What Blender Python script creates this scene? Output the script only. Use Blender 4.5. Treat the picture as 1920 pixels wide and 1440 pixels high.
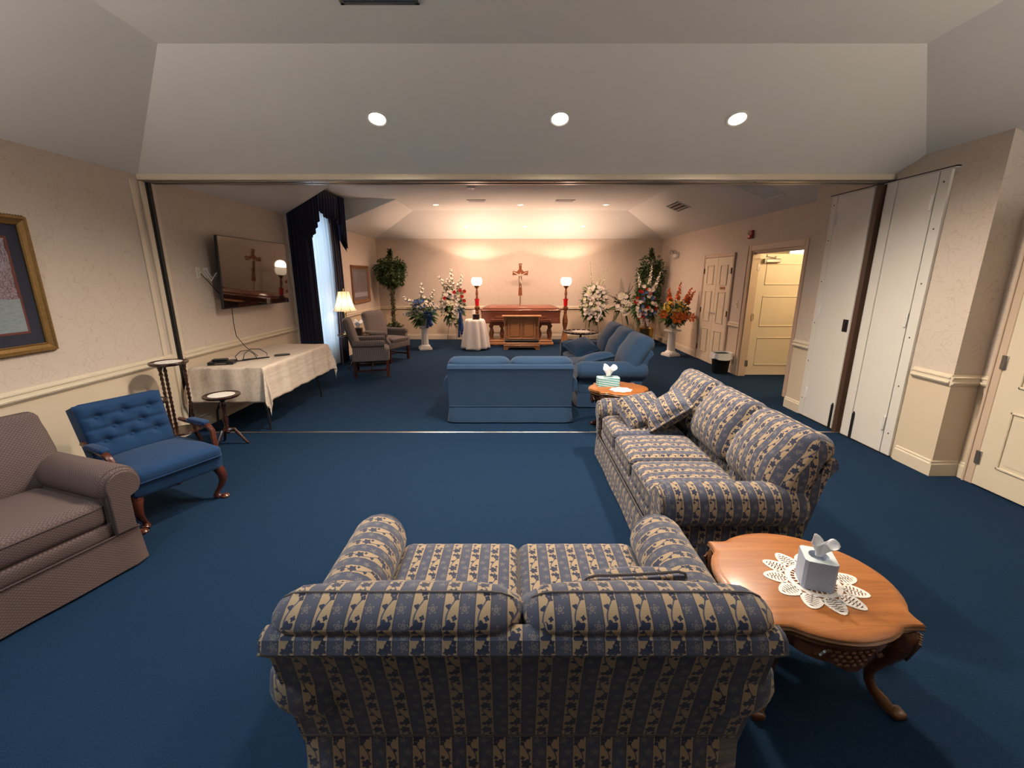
import bpy, bmesh, math, random
from mathutils import Vector, Matrix, Euler
random.seed(7)
PI = math.pi
for o in list(bpy.data.objects): bpy.data.objects.remove(o)
SC = bpy.context.scene
COL = SC.collection
R = math.radians

# ---------------------------------------------------------------- camera, world, exposure
cam = bpy.data.cameras.new('camera'); cam_o = bpy.data.objects.new('camera', cam); COL.objects.link(cam_o)
cam.sensor_width = 36.0; cam.lens = 816.0/1920*36.0; cam.clip_start = 0.05; cam.clip_end = 100
cam_o.location = (0, 0, 1.67); cam_o.rotation_euler = (R(76.0), 0, 0)
SC.camera = cam_o
SC.view_settings.view_transform = 'Standard'; SC.view_settings.look = 'None'
SC.view_settings.gamma = 1.0; SC.view_settings.use_curve_mapping = False
SC.view_settings.exposure = 0.0
SC.cycles.max_bounces = 8; SC.cycles.diffuse_bounces = 5
W = bpy.data.worlds.new('sky'); SC.world = W; W.use_nodes = True
bg = W.node_tree.nodes['Background']; bg.inputs[0].default_value = (0.55, 0.75, 1.0, 1); bg.inputs[1].default_value = 5.0

def lamp(name, kind, loc, energy, color, size=0.1, rot=None, spot=None, blend=0.5):
    l = bpy.data.lights.new(name, kind); l.energy = energy; l.color = color
    if kind == 'AREA': l.shape = 'DISK'; l.size = size
    elif kind in ('POINT', 'SPOT'): l.shadow_soft_size = size
    if kind == 'SPOT': l.spot_size = spot or R(130); l.spot_blend = blend
    o = bpy.data.objects.new(name, l); COL.objects.link(o); o.location = loc
    if rot is not None: o.rotation_euler = rot
    return o
NEAR_C = (1.0, 0.86, 0.70); BACK_C = (1.0, 0.66, 0.47); DAY_C = (0.62, 0.8, 1.0)
NEAR_W = 370.0; BACK_W = 200.0; BACKSLOPE_W = 70.0; TORCH_W = 105.0; FILL_W = 230.0

# ---------------------------------------------------------------- room dimensions
XL, XR, HL, H = -3.5, 3.87, 2.58, 3.08
YB, YH0, YH1, YN = 11.7, 4.42, 4.62, -4.2
TL, TR = -2.22, 2.6          # edges of the flat ceiling
ZC = 0.83                    # chair rail height
SLN = (H-HL)/1.26
def near_slope_z(y): return HL+(YH0-y)*SLN
def back_slope_z(y): return HL+(YB-y)*(H-HL)/1.3
def right_slope_z(x): return HL+(XR-x)*(H-HL)/(XR-TR)

# ---------------------------------------------------------------- node expression helper
class E:
    def __init__(s, nt, sock): s.nt = nt; s.s = sock
    def _m(s, op, *a):
        n = s.nt.nodes.new('ShaderNodeMath'); n.operation = op
        for i, x in enumerate((s,)+a):
            if isinstance(x, E): s.nt.links.new(x.s, n.inputs[i])
            else: n.inputs[i].default_value = x
        return E(s.nt, n.outputs[0])
    def __add__(s, o): return s._m('ADD', o)
    __radd__ = __add__
    def __sub__(s, o): return s._m('SUBTRACT', o)
    def __rsub__(s, o): return (s*-1.0)+o
    def __mul__(s, o): return s._m('MULTIPLY', o)
    __rmul__ = __mul__
    def __truediv__(s, o): return s._m('DIVIDE', o)
    def lt(s, o): return s._m('LESS_THAN', o)
    def gt(s, o): return s._m('GREATER_THAN', o)
    def fract(s): return s._m('FRACT')
    def floor(s): return s._m('FLOOR')
    def abs(s): return s._m('ABSOLUTE')
    def sin(s): return s._m('SINE')
    def cos(s): return s._m('COSINE')
    def sqrt(s): return s._m('SQRT')
    def atan2(s, o): return s._m('ARCTAN2', o)
    def mx(s, o): return s._m('MAXIMUM', o)
    def mn(s, o): return s._m('MINIMUM', o)
    def clamp(s): return s.mx(0.0).mn(1.0)

class Mat:
    """small procedural material builder"""
    def __init__(s, name, rough=0.6, metal=0.0, spec=0.4):
        m = bpy.data.materials.new(name); m.use_nodes = True
        s.m = m; s.nt = m.node_tree; s.b = s.nt.nodes['Principled BSDF']
        s.b.inputs['Roughness'].default_value = rough; s.b.inputs['Metallic'].default_value = metal
        s.b.inputs['Specular IOR Level'].default_value = spec
    def inp(s, sock, v):
        if isinstance(v, E): s.nt.links.new(v.s, sock)
        elif hasattr(v, 'is_output') : s.nt.links.new(v, sock)
        elif isinstance(v, (tuple, list)): sock.default_value = tuple(v)+((1,) if len(v) == 3 and len(sock.default_value) == 4 else ())
        else: sock.default_value = v
    def coord(s, kind='Object'):
        if not hasattr(s, '_tc'): s._tc = s.nt.nodes.new('ShaderNodeTexCoord')
        return s._tc.outputs[kind]
    def world(s):
        return s.nt.nodes.new('ShaderNodeNewGeometry').outputs['Position']
    def scaled(s, sock, sc, rot=(0, 0, 0)):
        n = s.nt.nodes.new('ShaderNodeMapping'); n.inputs['Scale'].default_value = sc; n.inputs['Rotation'].default_value = rot
        s.nt.links.new(sock, n.inputs['Vector']); return n.outputs[0]
    def xyz(s, sock):
        n = s.nt.nodes.new('ShaderNodeSeparateXYZ'); s.nt.links.new(sock, n.inputs[0]); return [E(s.nt, n.outputs[i]) for i in range(3)]
    def vec(s, x, y, z=0.0):
        n = s.nt.nodes.new('ShaderNodeCombineXYZ')
        for i, v in enumerate((x, y, z)): s.inp(n.inputs[i], v)
        return n.outputs[0]
    def noise(s, sock, scale, detail=3.0, rough=0.55, dist=0.0, color=False):
        n = s.nt.nodes.new('ShaderNodeTexNoise'); n.inputs['Scale'].default_value = scale
        n.inputs['Detail'].default_value = detail; n.inputs['Roughness'].default_value = rough; n.inputs['Distortion'].default_value = dist
        s.nt.links.new(sock, n.inputs['Vector']); return n.outputs['Color'] if color else E(s.nt, n.outputs['Fac'])
    def voronoi(s, sock, scale, feature='F1', out='Distance'):
        n = s.nt.nodes.new('ShaderNodeTexVoronoi'); n.feature = feature; n.inputs['Scale'].default_value = scale
        s.nt.links.new(sock, n.inputs['Vector']); return E(s.nt, n.outputs[out])
    def mix(s, f, a, b):
        n = s.nt.nodes.new('ShaderNodeMix'); n.data_type = 'RGBA'
        s.inp(n.inputs[0], f); s.inp(n.inputs[6], a); s.inp(n.inputs[7], b); return n.outputs[2]
    def ramp(s, f, stops):
        n = s.nt.nodes.new('ShaderNodeValToRGB'); cr = n.color_ramp
        while len(cr.elements) < len(stops): cr.elements.new(0.5)
        for e, (p, c) in zip(cr.elements, stops): e.position = p; e.color = tuple(c)+(1,)
        s.inp(n.inputs[0], f); return n.outputs[0]
    def color(s, v): s.inp(s.b.inputs['Base Color'], v); return s
    def bump(s, h, strength=0.2, dist=0.01):
        n = s.nt.nodes.new('ShaderNodeBump'); n.inputs['Strength'].default_value = strength; n.inputs['Distance'].default_value = dist
        s.inp(n.inputs['Height'], h); s.nt.links.new(n.outputs[0], s.b.inputs['Normal']); return s
    def set(s, k, v): s.inp(s.b.inputs[k], v); return s

def plain(name, col, rough=0.6, metal=0.0, spec=0.4, var=0.12, scale=8.0, bump=0.0, bscale=200.0):
    m = Mat(name, rough, metal, spec)
    n = m.noise(m.coord(), scale)
    c2 = tuple(c*(1-var) for c in col); c1 = tuple(min(1, c*(1+var)) for c in col)
    m.color(m.mix(n, c2, c1))
    if bump: m.bump(m.noise(m.coord(), bscale, 2), bump, 0.003)
    return m.m

def emitter(name, col, strength):
    m = Mat(name); m.color((0.8, 0.8, 0.8)); m.set('Emission Color', col); m.set('Emission Strength', strength); return m.m

def wood(name, dark, light, scale=1.0, rough=0.28, axis=0, spec=0.5):
    m = Mat(name, rough, 0, spec)
    sc = [14.0, 14.0, 14.0]; sc[axis] = 1.2
    v = m.scaled(m.coord(), tuple(a*scale for a in sc))
    n = m.noise(v, 1.6, 5, 0.6, 1.2); n2 = m.noise(v, 9.0, 3, 0.6)
    f = (n*0.75+n2*0.25)
    m.color(m.ramp(f, [(0.3, dark), (0.55, tuple((a+b)/2 for a, b in zip(dark, light))), (0.72, light)]))
    m.set('Coat Weight', 0.15); m.set('Coat Roughness', 0.2)
    m.bump(f, 0.08, 0.002); return m.m

def damask():
    """striped upholstery: beige ribs with a navy vine, slate blue with outlined sprigs; UV is in metres"""
    m = Mat('vine_stripe_fabric', 0.85, 0, 0.2)
    u, v, _ = m.xyz(m.coord('UV'))
    P, L = 0.088, 0.135
    wob = m.noise(m.vec(u*9.0, v*9.0), 1.0, 2)
    s = (u/P).fract(); bei = s.lt(0.5)
    a = (s*2.0).fract()
    b = (v/L).fract()
    # vine
    cx = (b*(2*PI)+3.6).sin()*0.27+0.5
    vine = (a-cx).abs().lt(0.05)
    def blob(ax, bx, r, lobes, ph, k=0.35):
        da = (a-ax)*(P/2); db = (b-bx)*L
        rr = (da*da+db*db).sqrt(); th = db.atan2(da)
        lim = ((th*lobes+ph).cos()*k+(1-k))*r
        return rr, lim
    leaf = None
    for ax, bx, r, lo, ph in ((0.34, 0.13, 0.0130, 5, 0.4), (0.66, 0.09, 0.0095, 5, 1.2), (0.24, 0.27, 0.0080, 4, 2.2), (0.70, 0.45, 0.0075, 3, 0.6), (0.52, 0.82, 0.0165, 5, 0.1), (0.26, 0.66, 0.0070, 4, 1.0)):
        rr, lim = blob(ax, bx, r*1.08, float(lo), ph, 0.17); lim = lim*(wob*0.5+0.78)
        k = rr.lt(lim); leaf = k if leaf is None else leaf.mx(k)
    rib = ((v*(2*PI/0.0035)).sin()*0.5+0.5)
    cb = m.mix(rib*0.6, (0.36, 0.265, 0.165), (0.20, 0.14, 0.085))
    cb = m.mix(vine, cb, (0.055, 0.062, 0.10))
    cb = m.mix(leaf, cb, m.mix(wob, (0.010, 0.013, 0.028), (0.032, 0.040, 0.080)))
    # sprig on blue
    line = None
    for ax, bx, r, ph in ((0.34, 0.18, 0.011, 0.3), (0.66, 0.50, 0.0105, 1.1), (0.36, 0.80, 0.0105, 2.0)):
        rr, lim = blob(ax, bx, r*1.2, 5.0, ph, 0.32); lim = lim*(wob*0.6+0.7)
        k = (rr-lim).abs().lt(0.0010).mx((rr-lim*0.45).abs().lt(0.0010)); line = k if line is None else line.mx(k)
    cl = m.mix(wob, (0.040, 0.046, 0.078), (0.062, 0.070, 0.110))
    speck = m.noise(m.vec(u, v), 420.0, 1).gt(0.56)
    cl = m.mix(speck*0.5, cl, (0.05, 0.052, 0.075))
    cl = m.mix(line, cl, (0.20, 0.175, 0.145))
    c = m.mix(bei, cl, cb)
    edge = ((a-0.5).abs()).gt(0.465)
    c = m.mix(edge*0.8, c, (0.03, 0.032, 0.05))
    m.color(c)
    m.bump(rib*0.4+m.noise(m.vec(u, v), 900.0, 1), 0.25, 0.002)
    m.set('Sheen Weight', 0.15)
    return m.m

def cloth(name, c1, c2, scale=500.0, rough=0.9, sheen=0.2, big=6.0, bump=0.3):
    m = Mat(name, rough, 0, 0.15)
    n = m.noise(m.coord(), scale, 2); n2 = m.noise(m.coord(), big, 3)
    m.color(m.mix((n*0.55+n2*0.45), c1, c2)); m.bump(n, bump, 0.002); m.set('Sheen Weight', sheen); m.set('Sheen Roughness', 0.5); return m.m

def lattice():
    m = Mat('mauve_lattice_fabric', 0.85, 0, 0.2)
    u, v, _ = m.xyz(m.coord('UV'))
    k = 2*PI/0.024
    d = ((u*k).sin()*(v*k*1.0).sin()).abs()
    d1 = (((u+v*1.2)/0.019).fract()-0.5).abs().gt(0.38)
    d2 = (((u-v*1.2)/0.019).fract()-0.5).abs().gt(0.38)
    n = m.noise(m.vec(u, v), 500.0, 2)
    c = m.mix(n, (0.10, 0.068, 0.060), (0.155, 0.107, 0.096))
    c = m.mix(d1.mx(d2)*0.75, c, (0.05, 0.033, 0.036))
    m.color(c); m.bump(n+d1.mx(d2)*-0.6, 0.3, 0.002); return m.m

def pinstripe():
    m = Mat('grey_pinstripe_fabric', 0.85, 0, 0.2)
    u, v, _ = m.xyz(m.coord('UV'))
    s = (u/0.03).fract(); n = m.noise(m.vec(u, v), 90.0, 3)
    c = m.mix(n, (0.12, 0.095, 0.08), (0.19, 0.155, 0.13))
    c = m.mix((s-0.5).abs().lt(0.16), c, (0.075, 0.08, 0.12))
    c = m.mix((s-0.1).abs().lt(0.05), c, (0.26, 0.21, 0.17))
    m.color(c); m.bump(n, 0.2, 0.002); return m.m

def wallpaper():
    m = Mat('scroll_wallpaper', 0.7, 0, 0.25)
    x, y, z = m.xyz(m.world())
    p = m.vec(x+y, z, 0.0)
    nz = m.noise(p, 5.0, 2, color=True)
    n = m.nt.nodes.new('ShaderNodeVectorMath'); n.operation = 'SCALE'; n.inputs[3].default_value = 0.10
    m.nt.links.new(nz, n.inputs[0])
    a = m.nt.nodes.new('ShaderNodeVectorMath'); a.operation = 'ADD'
    m.nt.links.new(p, a.inputs[0]); m.nt.links.new(n.outputs[0], a.inputs[1])
    d = m.voronoi(a.outputs[0], 4.2)
    l1 = (((d*5.0)).fract()-0.5).abs().lt(0.035)
    e = (m.noise(a.outputs[0], 6.5, 1.5)-0.5).abs().lt(0.007).mx((m.noise(a.outputs[0], 9.0, 1)-0.44).abs().lt(0.006))
    msk = m.noise(p, 7.0, 2).gt(0.44)
    line = (l1.mx(e))*msk
    fine = m.noise(p, 160.0, 3)
    up = m.mix(fine, (0.56, 0.475, 0.40), (0.63, 0.54, 0.46))
    up = m.mix(line*0.42, up, (0.44, 0.345, 0.275))
    lo = m.mix(fine, (0.60, 0.49, 0.36), (0.66, 0.55, 0.41))
    m.color(m.mix(z.gt(ZC), lo, up)); m.bump(fine, 0.06, 0.002); return m.m

def carpet():
    m = Mat('navy_carpet', 0.95, 0, 0.1)
    p = m.world()
    f = m.noise(p, 260.0, 3, 0.7); g = m.noise(p, 85.0, 3); b = m.noise(p, 5.0, 5, 0.65)
    f = ((f-0.5)*2.4+0.5).clamp(); g = ((g-0.5)*1.8+0.5).clamp()
    c = m.mix(f*0.6+g*0.4, (0.004, 0.016, 0.042), (0.021, 0.055, 0.118))
    m.color(m.mix(b, c, m.mix(f, (0.006, 0.022, 0.056), (0.015, 0.048, 0.106))))
    m.bump(f*0.7+g*0.5, 0.8, 0.008); return m.m

def landscape(name, sky1, sky2, trunk, ground1, ground2, hz, seed):
    """print of bare woodland on UV (0..1)"""
    m = Mat(name, 0.35, 0, 0.4)
    u, v, _ = m.xyz(m.coord('UV'))
    n = m.noise(m.vec(u+seed, v), 9.0, 5, 0.65)
    sky = m.mix((v+n*0.5-0.5).clamp(), sky2, sky1)
    tw = m.noise(m.vec(u*2.6+seed, v*0.35), 6.0, 3, 0.6)
    tr = ((tw*18.0).fract()-0.5).abs().lt(0.11)
    br = (m.noise(m.vec(u+seed*2, v*1.2), 13.0, 6, 0.8, 1.0)-0.5).abs().lt(0.02)
    c = m.mix(tr*0.8, sky, trunk); c = m.mix(br*0.7, c, trunk)
    haze = m.noise(m.vec(u*9, v*14+seed), 6.0, 4, 0.7)
    c = m.mix((haze.gt(0.52))*((v-hz-0.24).lt(0.0))*0.5, c, tuple(a*1.5 for a in trunk))
    tk = (((u*6.3+m.noise(m.vec(u, v*1.5+seed), 3.0, 2)*0.35).fract()-0.5).abs()).lt(0.07); c = m.mix(tk*((v-hz+0.04).gt(0.0)), c, tuple(a*0.9 for a in trunk))
    gr = m.mix(m.noise(m.vec(u*5, v*22), 3.0, 5, 0.7), ground1, ground2)
    c = m.mix((v+n*0.08).lt(hz), c, gr)
    m.color(c); return m.m

M = {}
def mats():
    M['wall'] = wallpaper(); M['carpet'] = carpet()
    M['ceil'] = plain('ceiling_paint', (0.70, 0.69, 0.655), 0.9, var=0.03, scale=3, bump=0.12, bscale=120)
    M['trim'] = plain('cream_trim_paint', (0.66, 0.57, 0.44), 0.4, var=0.03)
    M['frame'] = plain('door_frame_paint', (0.58, 0.44, 0.33), 0.45, var=0.03)
    M['door'] = plain('cream_door_paint', (0.72, 0.62, 0.47), 0.4, var=0.03)
    M['panel'] = plain('off_white_partition_paint', (0.68, 0.65, 0.60), 0.5, var=0.03)
    M['white'] = plain('white_plaster', (0.75, 0.73, 0.70), 0.5, var=0.05, scale=30)
    M['whitemetal'] = plain('white_metal', (0.72, 0.70, 0.66), 0.35, var=0.03)
    M['black'] = plain('black_plastic', (0.012, 0.012, 0.013), 0.35)
    M['darkgap'] = plain('dark_channel', (0.012, 0.011, 0.010), 0.6)
    M['brownedge'] = plain('brown_seal', (0.07, 0.035, 0.022), 0.5)
    M['metal'] = plain('satin_metal', (0.55, 0.52, 0.48), 0.3, 1.0, var=0.08, scale=20)
    M['track'] = plain('track_aluminium', (0.33, 0.30, 0.27), 0.28, 0.9, var=0.1, scale=15)
    M['brass'] = plain('brass', (0.62, 0.42, 0.14), 0.25, 1.0)
    M['gold'] = plain('gilt', (0.24, 0.135, 0.042), 0.38, 0.5, var=0.35, scale=60, bump=0.3, bscale=300)
    M['oak'] = wood('oak_top', (0.20, 0.056, 0.008), (0.43, 0.150, 0.026), 0.9, 0.5)
    M['oakedge'] = wood('gilded_oak_edge', (0.09, 0.032, 0.010), (0.34, 0.15, 0.045), 1.5, 0.3)
    M['oakdark'] = wood('carved_oak', (0.055, 0.018, 0.006), (0.20, 0.075, 0.022), 1.5, 0.3)
    M['cherry'] = wood('cherry_wood', (0.16, 0.052, 0.025), (0.33, 0.118, 0.056), 1.0, 0.22)
    M['casket'] = wood('casket_wood', (0.14, 0.046, 0.027), (0.26, 0.092, 0.054), 0.7, 0.15)
    M['honey'] = wood('honey_oak', (0.38, 0.165, 0.068), (0.58, 0.285, 0.130), 1.0, 0.35)
    M['mahog'] = wood('mahogany', (0.018, 0.006, 0.004), (0.055, 0.017, 0.009), 1.2, 0.22)
    M['redleg'] = wood('red_mahogany', (0.050, 0.012, 0.006), (0.125, 0.030, 0.014), 1.2, 0.25)
    M['damask'] = damask(); M['lattice'] = lattice(); M['pin'] = pinstripe()
    M['tuft'] = cloth('royal_blue_velvet', (0.005, 0.022, 0.066), (0.016, 0.050, 0.125), 160, big=9.0, sheen=0.08)
    M['blue'] = cloth('slate_blue_upholstery', (0.013, 0.036, 0.080), (0.032, 0.070, 0.138), 260, sheen=0.15)
    M['navy'] = cloth('navy_drapery', (0.010, 0.012, 0.030), (0.022, 0.026, 0.055), 200)
    M['linen'] = linen()
    M['whitecloth'] = cloth('white_cloth', (0.66, 0.63, 0.62), (0.78, 0.75, 0.73), 100, bump=0.1)
    M['lace'] = cloth('lace', (0.72, 0.66, 0.60), (0.85, 0.79, 0.73), 300)
    M['paper'] = plain('tissue_paper', (0.80, 0.79, 0.80), 0.8, var=0.04)
    M['leaf'] = plain('dark_leaf', (0.028, 0.062, 0.014), 0.45, var=0.5, scale=12)
    M['fern'] = plain('fern_green', (0.055, 0.13, 0.035), 0.5, var=0.5, scale=20)
    M['stem'] = plain('bark', (0.12, 0.075, 0.04), 0.8, var=0.3, scale=40)
    M['petalw'] = plain('white_petal', (0.78, 0.72, 0.64), 0.6, var=0.1, scale=30)
    M['petalc'] = plain('cream_petal', (0.66, 0.66, 0.42), 0.6, var=0.1, scale=30)
    M['petalr'] = plain('red_petal', (0.42, 0.02, 0.015), 0.6, var=0.2, scale=30)
    M['petalb'] = plain('blue_petal', (0.10, 0.17, 0.36), 0.6, var=0.2, scale=30)
    M['petaly'] = plain('yellow_petal', (0.72, 0.46, 0.02), 0.6, var=0.15, scale=30)
    M['petalo'] = plain('orange_petal', (0.75, 0.16, 0.02), 0.55, var=0.2, scale=30)
    M['ribbon'] = plain('blue_ribbon', (0.015, 0.055, 0.20), 0.3, var=0.2, scale=20)
    M['red'] = plain('red_glass', (0.75, 0.01, 0.02), 0.15)
    M['redpl'] = plain('red_plastic', (0.35, 0.03, 0.03), 0.35)
    M['bulb'] = emitter('lit_lens', (1.0, 0.86, 0.70), 14.0)
    M['bulbw'] = emitter('lit_lens_warm', (1.0, 0.72, 0.48), 16.0)
    M['globe'] = emitter('opal_globe', (1.0, 0.74, 0.50), 3.2)
    M['figure'] = plain('antique_silver', (0.55, 0.48, 0.38), 0.35, 0.6)
    M['mat_navy'] = plain('navy_mat_board', (0.018, 0.020, 0.038), 0.7, var=0.2)
    M['mat_red'] = plain('rust_mat_board', (0.13, 0.035, 0.025), 0.7)
    M['mat_grey'] = plain('grey_mat_board', (0.16, 0.13, 0.13), 0.7)
    M['print1'] = landscape('woodland_print', (0.28, 0.29, 0.35), (0.33, 0.24, 0.27), (0.075, 0.03, 0.035), (0.10, 0.14, 0.16), (0.36, 0.40, 0.42), 0.40, 1.7)
    M['print2'] = landscape('forest_stream_print', (0.30, 0.28, 0.32), (0.26, 0.22, 0.26), (0.06, 0.045, 0.05), (0.10, 0.09, 0.11), (0.5, 0.48, 0.52), 0.22, 5.3)
    g = Mat('tv_glass', 0.03, 0, 0.5); g.color((0.006, 0.005, 0.005)); M['screen'] = g.m
    g = Mat('clear_crystal', 0.03, 0, 0.5); g.color((0.9, 0.93, 0.95)); g.set('Transmission Weight', 0.85); g.set('IOR', 1.5); M['crystal'] = g.m
    g = Mat('window_glass', 0.0, 0, 0.5); g.color((1, 1, 1)); g.set('Transmission Weight', 1.0); g.set('IOR', 1.01); M['glass'] = g.m
    # sheer curtain: thin translucent weave
    m = bpy.data.materials.new('sheer_voile'); m.use_nodes = True; nt = m.node_tree; nt.nodes.clear()
    o = nt.nodes.new('ShaderNodeOutputMaterial'); d = nt.nodes.new('ShaderNodeBsdfDiffuse'); t = nt.nodes.new('ShaderNodeBsdfTranslucent'); tp = nt.nodes.new('ShaderNodeBsdfTransparent')
    d.inputs[0].default_value = (0.80, 0.76, 0.70, 1); t.inputs[0].default_value = (0.80, 0.84, 0.86, 1)
    a = nt.nodes.new('ShaderNodeMixShader'); a.inputs[0].default_value = 0.55; b = nt.nodes.new('ShaderNodeMixShader'); b.inputs[0].default_value = 0.12
    nt.links.new(d.outputs[0], a.inputs[1]); nt.links.new(t.outputs[0], a.inputs[2]); nt.links.new(a.outputs[0], b.inputs[1]); nt.links.new(tp.outputs[0], b.inputs[2]); nt.links.new(b.outputs[0], o.inputs[0])
    M['sheer'] = m
    # lamp shade: translucent cloth
    m = bpy.data.materials.new('silk_shade'); m.use_nodes = True; nt = m.node_tree; nt.nodes.clear()
    o = nt.nodes.new('ShaderNodeOutputMaterial'); d = nt.nodes.new('ShaderNodeBsdfDiffuse'); t = nt.nodes.new('ShaderNodeBsdfTranslucent')
    d.inputs[0].default_value = (0.8, 0.72, 0.58, 1); t.inputs[0].default_value = (0.85, 0.72, 0.52, 1)
    a = nt.nodes.new('ShaderNodeMixShader'); a.inputs[0].default_value = 0.5
    nt.links.new(d.outputs[0], a.inputs[1]); nt.links.new(t.outputs[0], a.inputs[2]); nt.links.new(a.outputs[0], o.inputs[0]); M['shade'] = m

def linen():
    m = Mat('striped_beige_linen', 0.85, 0, 0.15)
    x, y, z = m.xyz(m.coord())
    n = m.noise(m.vec(x*14.0, y*1.0, z*14.0), 4.0, 3)
    s = ((m.noise(m.vec(x, y*0.02, z), 38.0, 1))).gt(0.52)
    c = m.mix(n, (0.60, 0.49, 0.40), (0.70, 0.60, 0.50))
    m.color(m.mix(s*0.35, c, (0.48, 0.37, 0.29))); m.bump(m.noise(m.coord(), 350.0, 2), 0.15, 0.002); return m.m

def tissue_print(name, c1, c2, c3, k):
    m = Mat(name, 0.6, 0, 0.3)
    x, y, z = m.xyz(m.coord())
    n = m.noise(m.coord(), 12.0, 2)
    w = ((z*k+n*5.0+(x+y)*k*0.15).sin())
    side = (m.xyz(m.coord('Normal'))[2]).abs().lt(0.5)
    c = m.mix(w.gt(0.1), c1, c2)
    m.color(m.mix(side, c3, c)); return m.m

# ---------------------------------------------------------------- mesh builder
class MB:
    def __init__(s, uvm=None): s.v = []; s.f = []; s.uv = []; s.uvm = uvm
    def add(s, vs, fs, mat=None, uvs=None):
        b = len(s.v)
        for v in vs: s.v.append(tuple(mat @ Vector(v)) if mat is not None else tuple(v))
        for i, f in enumerate(fs):
            s.f.append(tuple(k+b for k in f)); s.uv.append(uvs[i] if uvs else None)
        return s
    def box(s, c, d, bev=0.0, mat=None):
        x, y, z = (a/2 for a in d); b = min(bev, x*.99, y*.99, z*.99)
        T = Matrix.Translation(c); T = (mat @ T) if mat is not None else T
        if b <= 0:
            vs = [(i*x, j*y, k*z) for i in (-1, 1) for j in (-1, 1) for k in (-1, 1)]
            return s.add(vs, [(0, 1, 3, 2), (4, 6, 7, 5), (0, 4, 5, 1), (2, 3, 7, 6), (0, 2, 6, 4), (1, 5, 7, 3)], T)
        vs = []; ix = {}
        for i in (-1, 1):
            for j in (-1, 1):
                for k in (-1, 1):
                    for a in range(3):
                        p = [i*(x-b), j*(y-b), k*(z-b)]; p[a] = (i, j, k)[a]*(x, y, z)[a]
                        ix[(i, j, k, a)] = len(vs); vs.append(tuple(p))
        fs = []
        for a in range(3):
            o = [q for q in range(3) if q != a]
            for sg in (-1, 1):
                q = []
                for (m1, m2) in ((-1, -1), (1, -1), (1, 1), (-1, 1)):
                    k = [0, 0, 0]; k[a] = sg; k[o[0]] = m1; k[o[1]] = m2; q.append(ix[(*k, a)])
                if (sg > 0) != (a == 1): fs.append(tuple(q))
                else: fs.append(tuple(reversed(q)))
        cen = lambda q: sum((Vector(vs[i]) for i in q), Vector())
        def outw(q):
            n = (Vector(vs[q[1]])-Vector(vs[q[0]])).cross(Vector(vs[q[2]])-Vector(vs[q[1]]))
            return q if n.dot(cen(q)) > 0 else tuple(reversed(q))
        fs = [outw(q) for q in fs]
        for a in range(3):
            for b2 in range(a+1, 3):
                c3 = 3-a-b2
                for m1 in (-1, 1):
                    for m2 in (-1, 1):
                        k = [0, 0, 0]; k[a] = m1; k[b2] = m2
                        k1 = list(k); k1[c3] = -1; k2 = list(k); k2[c3] = 1
                        fs.append(outw((ix[(*k1, a)], ix[(*k2, a)], ix[(*k2, b2)], ix[(*k1, b2)])))
        for i in (-1, 1):
            for j in (-1, 1):
                for k in (-1, 1): fs.append(outw((ix[(i, j, k, 0)], ix[(i, j, k, 1)], ix[(i, j, k, 2)])))
        return s.add(vs, fs, T)
    def lathe(s, prof, n=24, c=(0, 0, 0), mat=None, sq=0):
        vs = []; fs = []; T = Matrix.Translation(c); T = (mat @ T) if mat is not None else T
        for (r, z) in prof:
            for i in range(n):
                t = 2*PI*i/n; vs.append((r*math.cos(t), r*math.sin(t), z))
        for j in range(len(prof)-1):
            for i in range(n):
                i2 = (i+1) % n; fs.append((j*n+i, j*n+i2, (j+1)*n+i2, (j+1)*n+i))
        if prof[0][0] > 1e-4: fs.append(tuple(reversed(range(n))))
        if prof[-1][0] > 1e-4: fs.append(tuple((len(prof)-1)*n+i for i in range(n)))
        return s.add(vs, fs, T)
    def grid(s, nu, nv, fn, closeu=False, uvf=None, mat=None):
        vs = [fn(i/(nu if closeu else nu-1), j/(nv-1)) for j in range(nv) for i in range(nu)]
        fs = []; uvs = []
        for j in range(nv-1):
            for i in range(nu if closeu else nu-1):
                i2 = (i+1) % nu
                fs.append((j*nu+i, j*nu+i2, (j+1)*nu+i2, (j+1)*nu+i))
                if uvf:
                    a0, a1 = i/(nu if closeu else nu-1), (i+1)/(nu if closeu else nu-1); b0, b1 = j/(nv-1), (j+1)/(nv-1)
                    uvs.append([uvf(a0, b0), uvf(a1, b0), uvf(a1, b1), uvf(a0, b1)])
        return s.add(vs, fs, mat, uvs if uvf else None)
    def tube(s, pts, r, n=8, closed=False, cap=True, flat=1.0, mat=None):
        pts = [Vector(p) for p in pts]; N = len(pts); rs = r if isinstance(r, (list, tuple)) else [r]*N
        vs = []; fs = []; up = None
        for i, p in enumerate(pts):
            if closed: t = pts[(i+1) % N]-pts[i-1]
            else: t = pts[min(i+1, N-1)]-pts[max(i-1, 0)]
            if t.length < 1e-9: t = Vector((0, 0, 1))
            t.normalize()
            if up is None: up = t.orthogonal().normalized()
            up = (up-t*up.dot(t));
            if up.length < 1e-6: up = t.orthogonal()
            up.normalize(); sd = t.cross(up)
            for k in range(n):
                a = 2*PI*k/n; vs.append(tuple(p+up*(math.cos(a)*rs[i])+sd*(math.sin(a)*rs[i]*flat)))
        for j in range(N if closed else N-1):
            j2 = (j+1) % N
            for k in range(n):
                k2 = (k+1) % n; fs.append((j*n+k, j*n+k2, j2*n+k2, j2*n+k))
        if not closed and cap: fs.append(tuple(reversed(range(n)))); fs.append(tuple((N-1)*n+k for k in range(n)))
        return s.add(vs, fs, mat)
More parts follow.
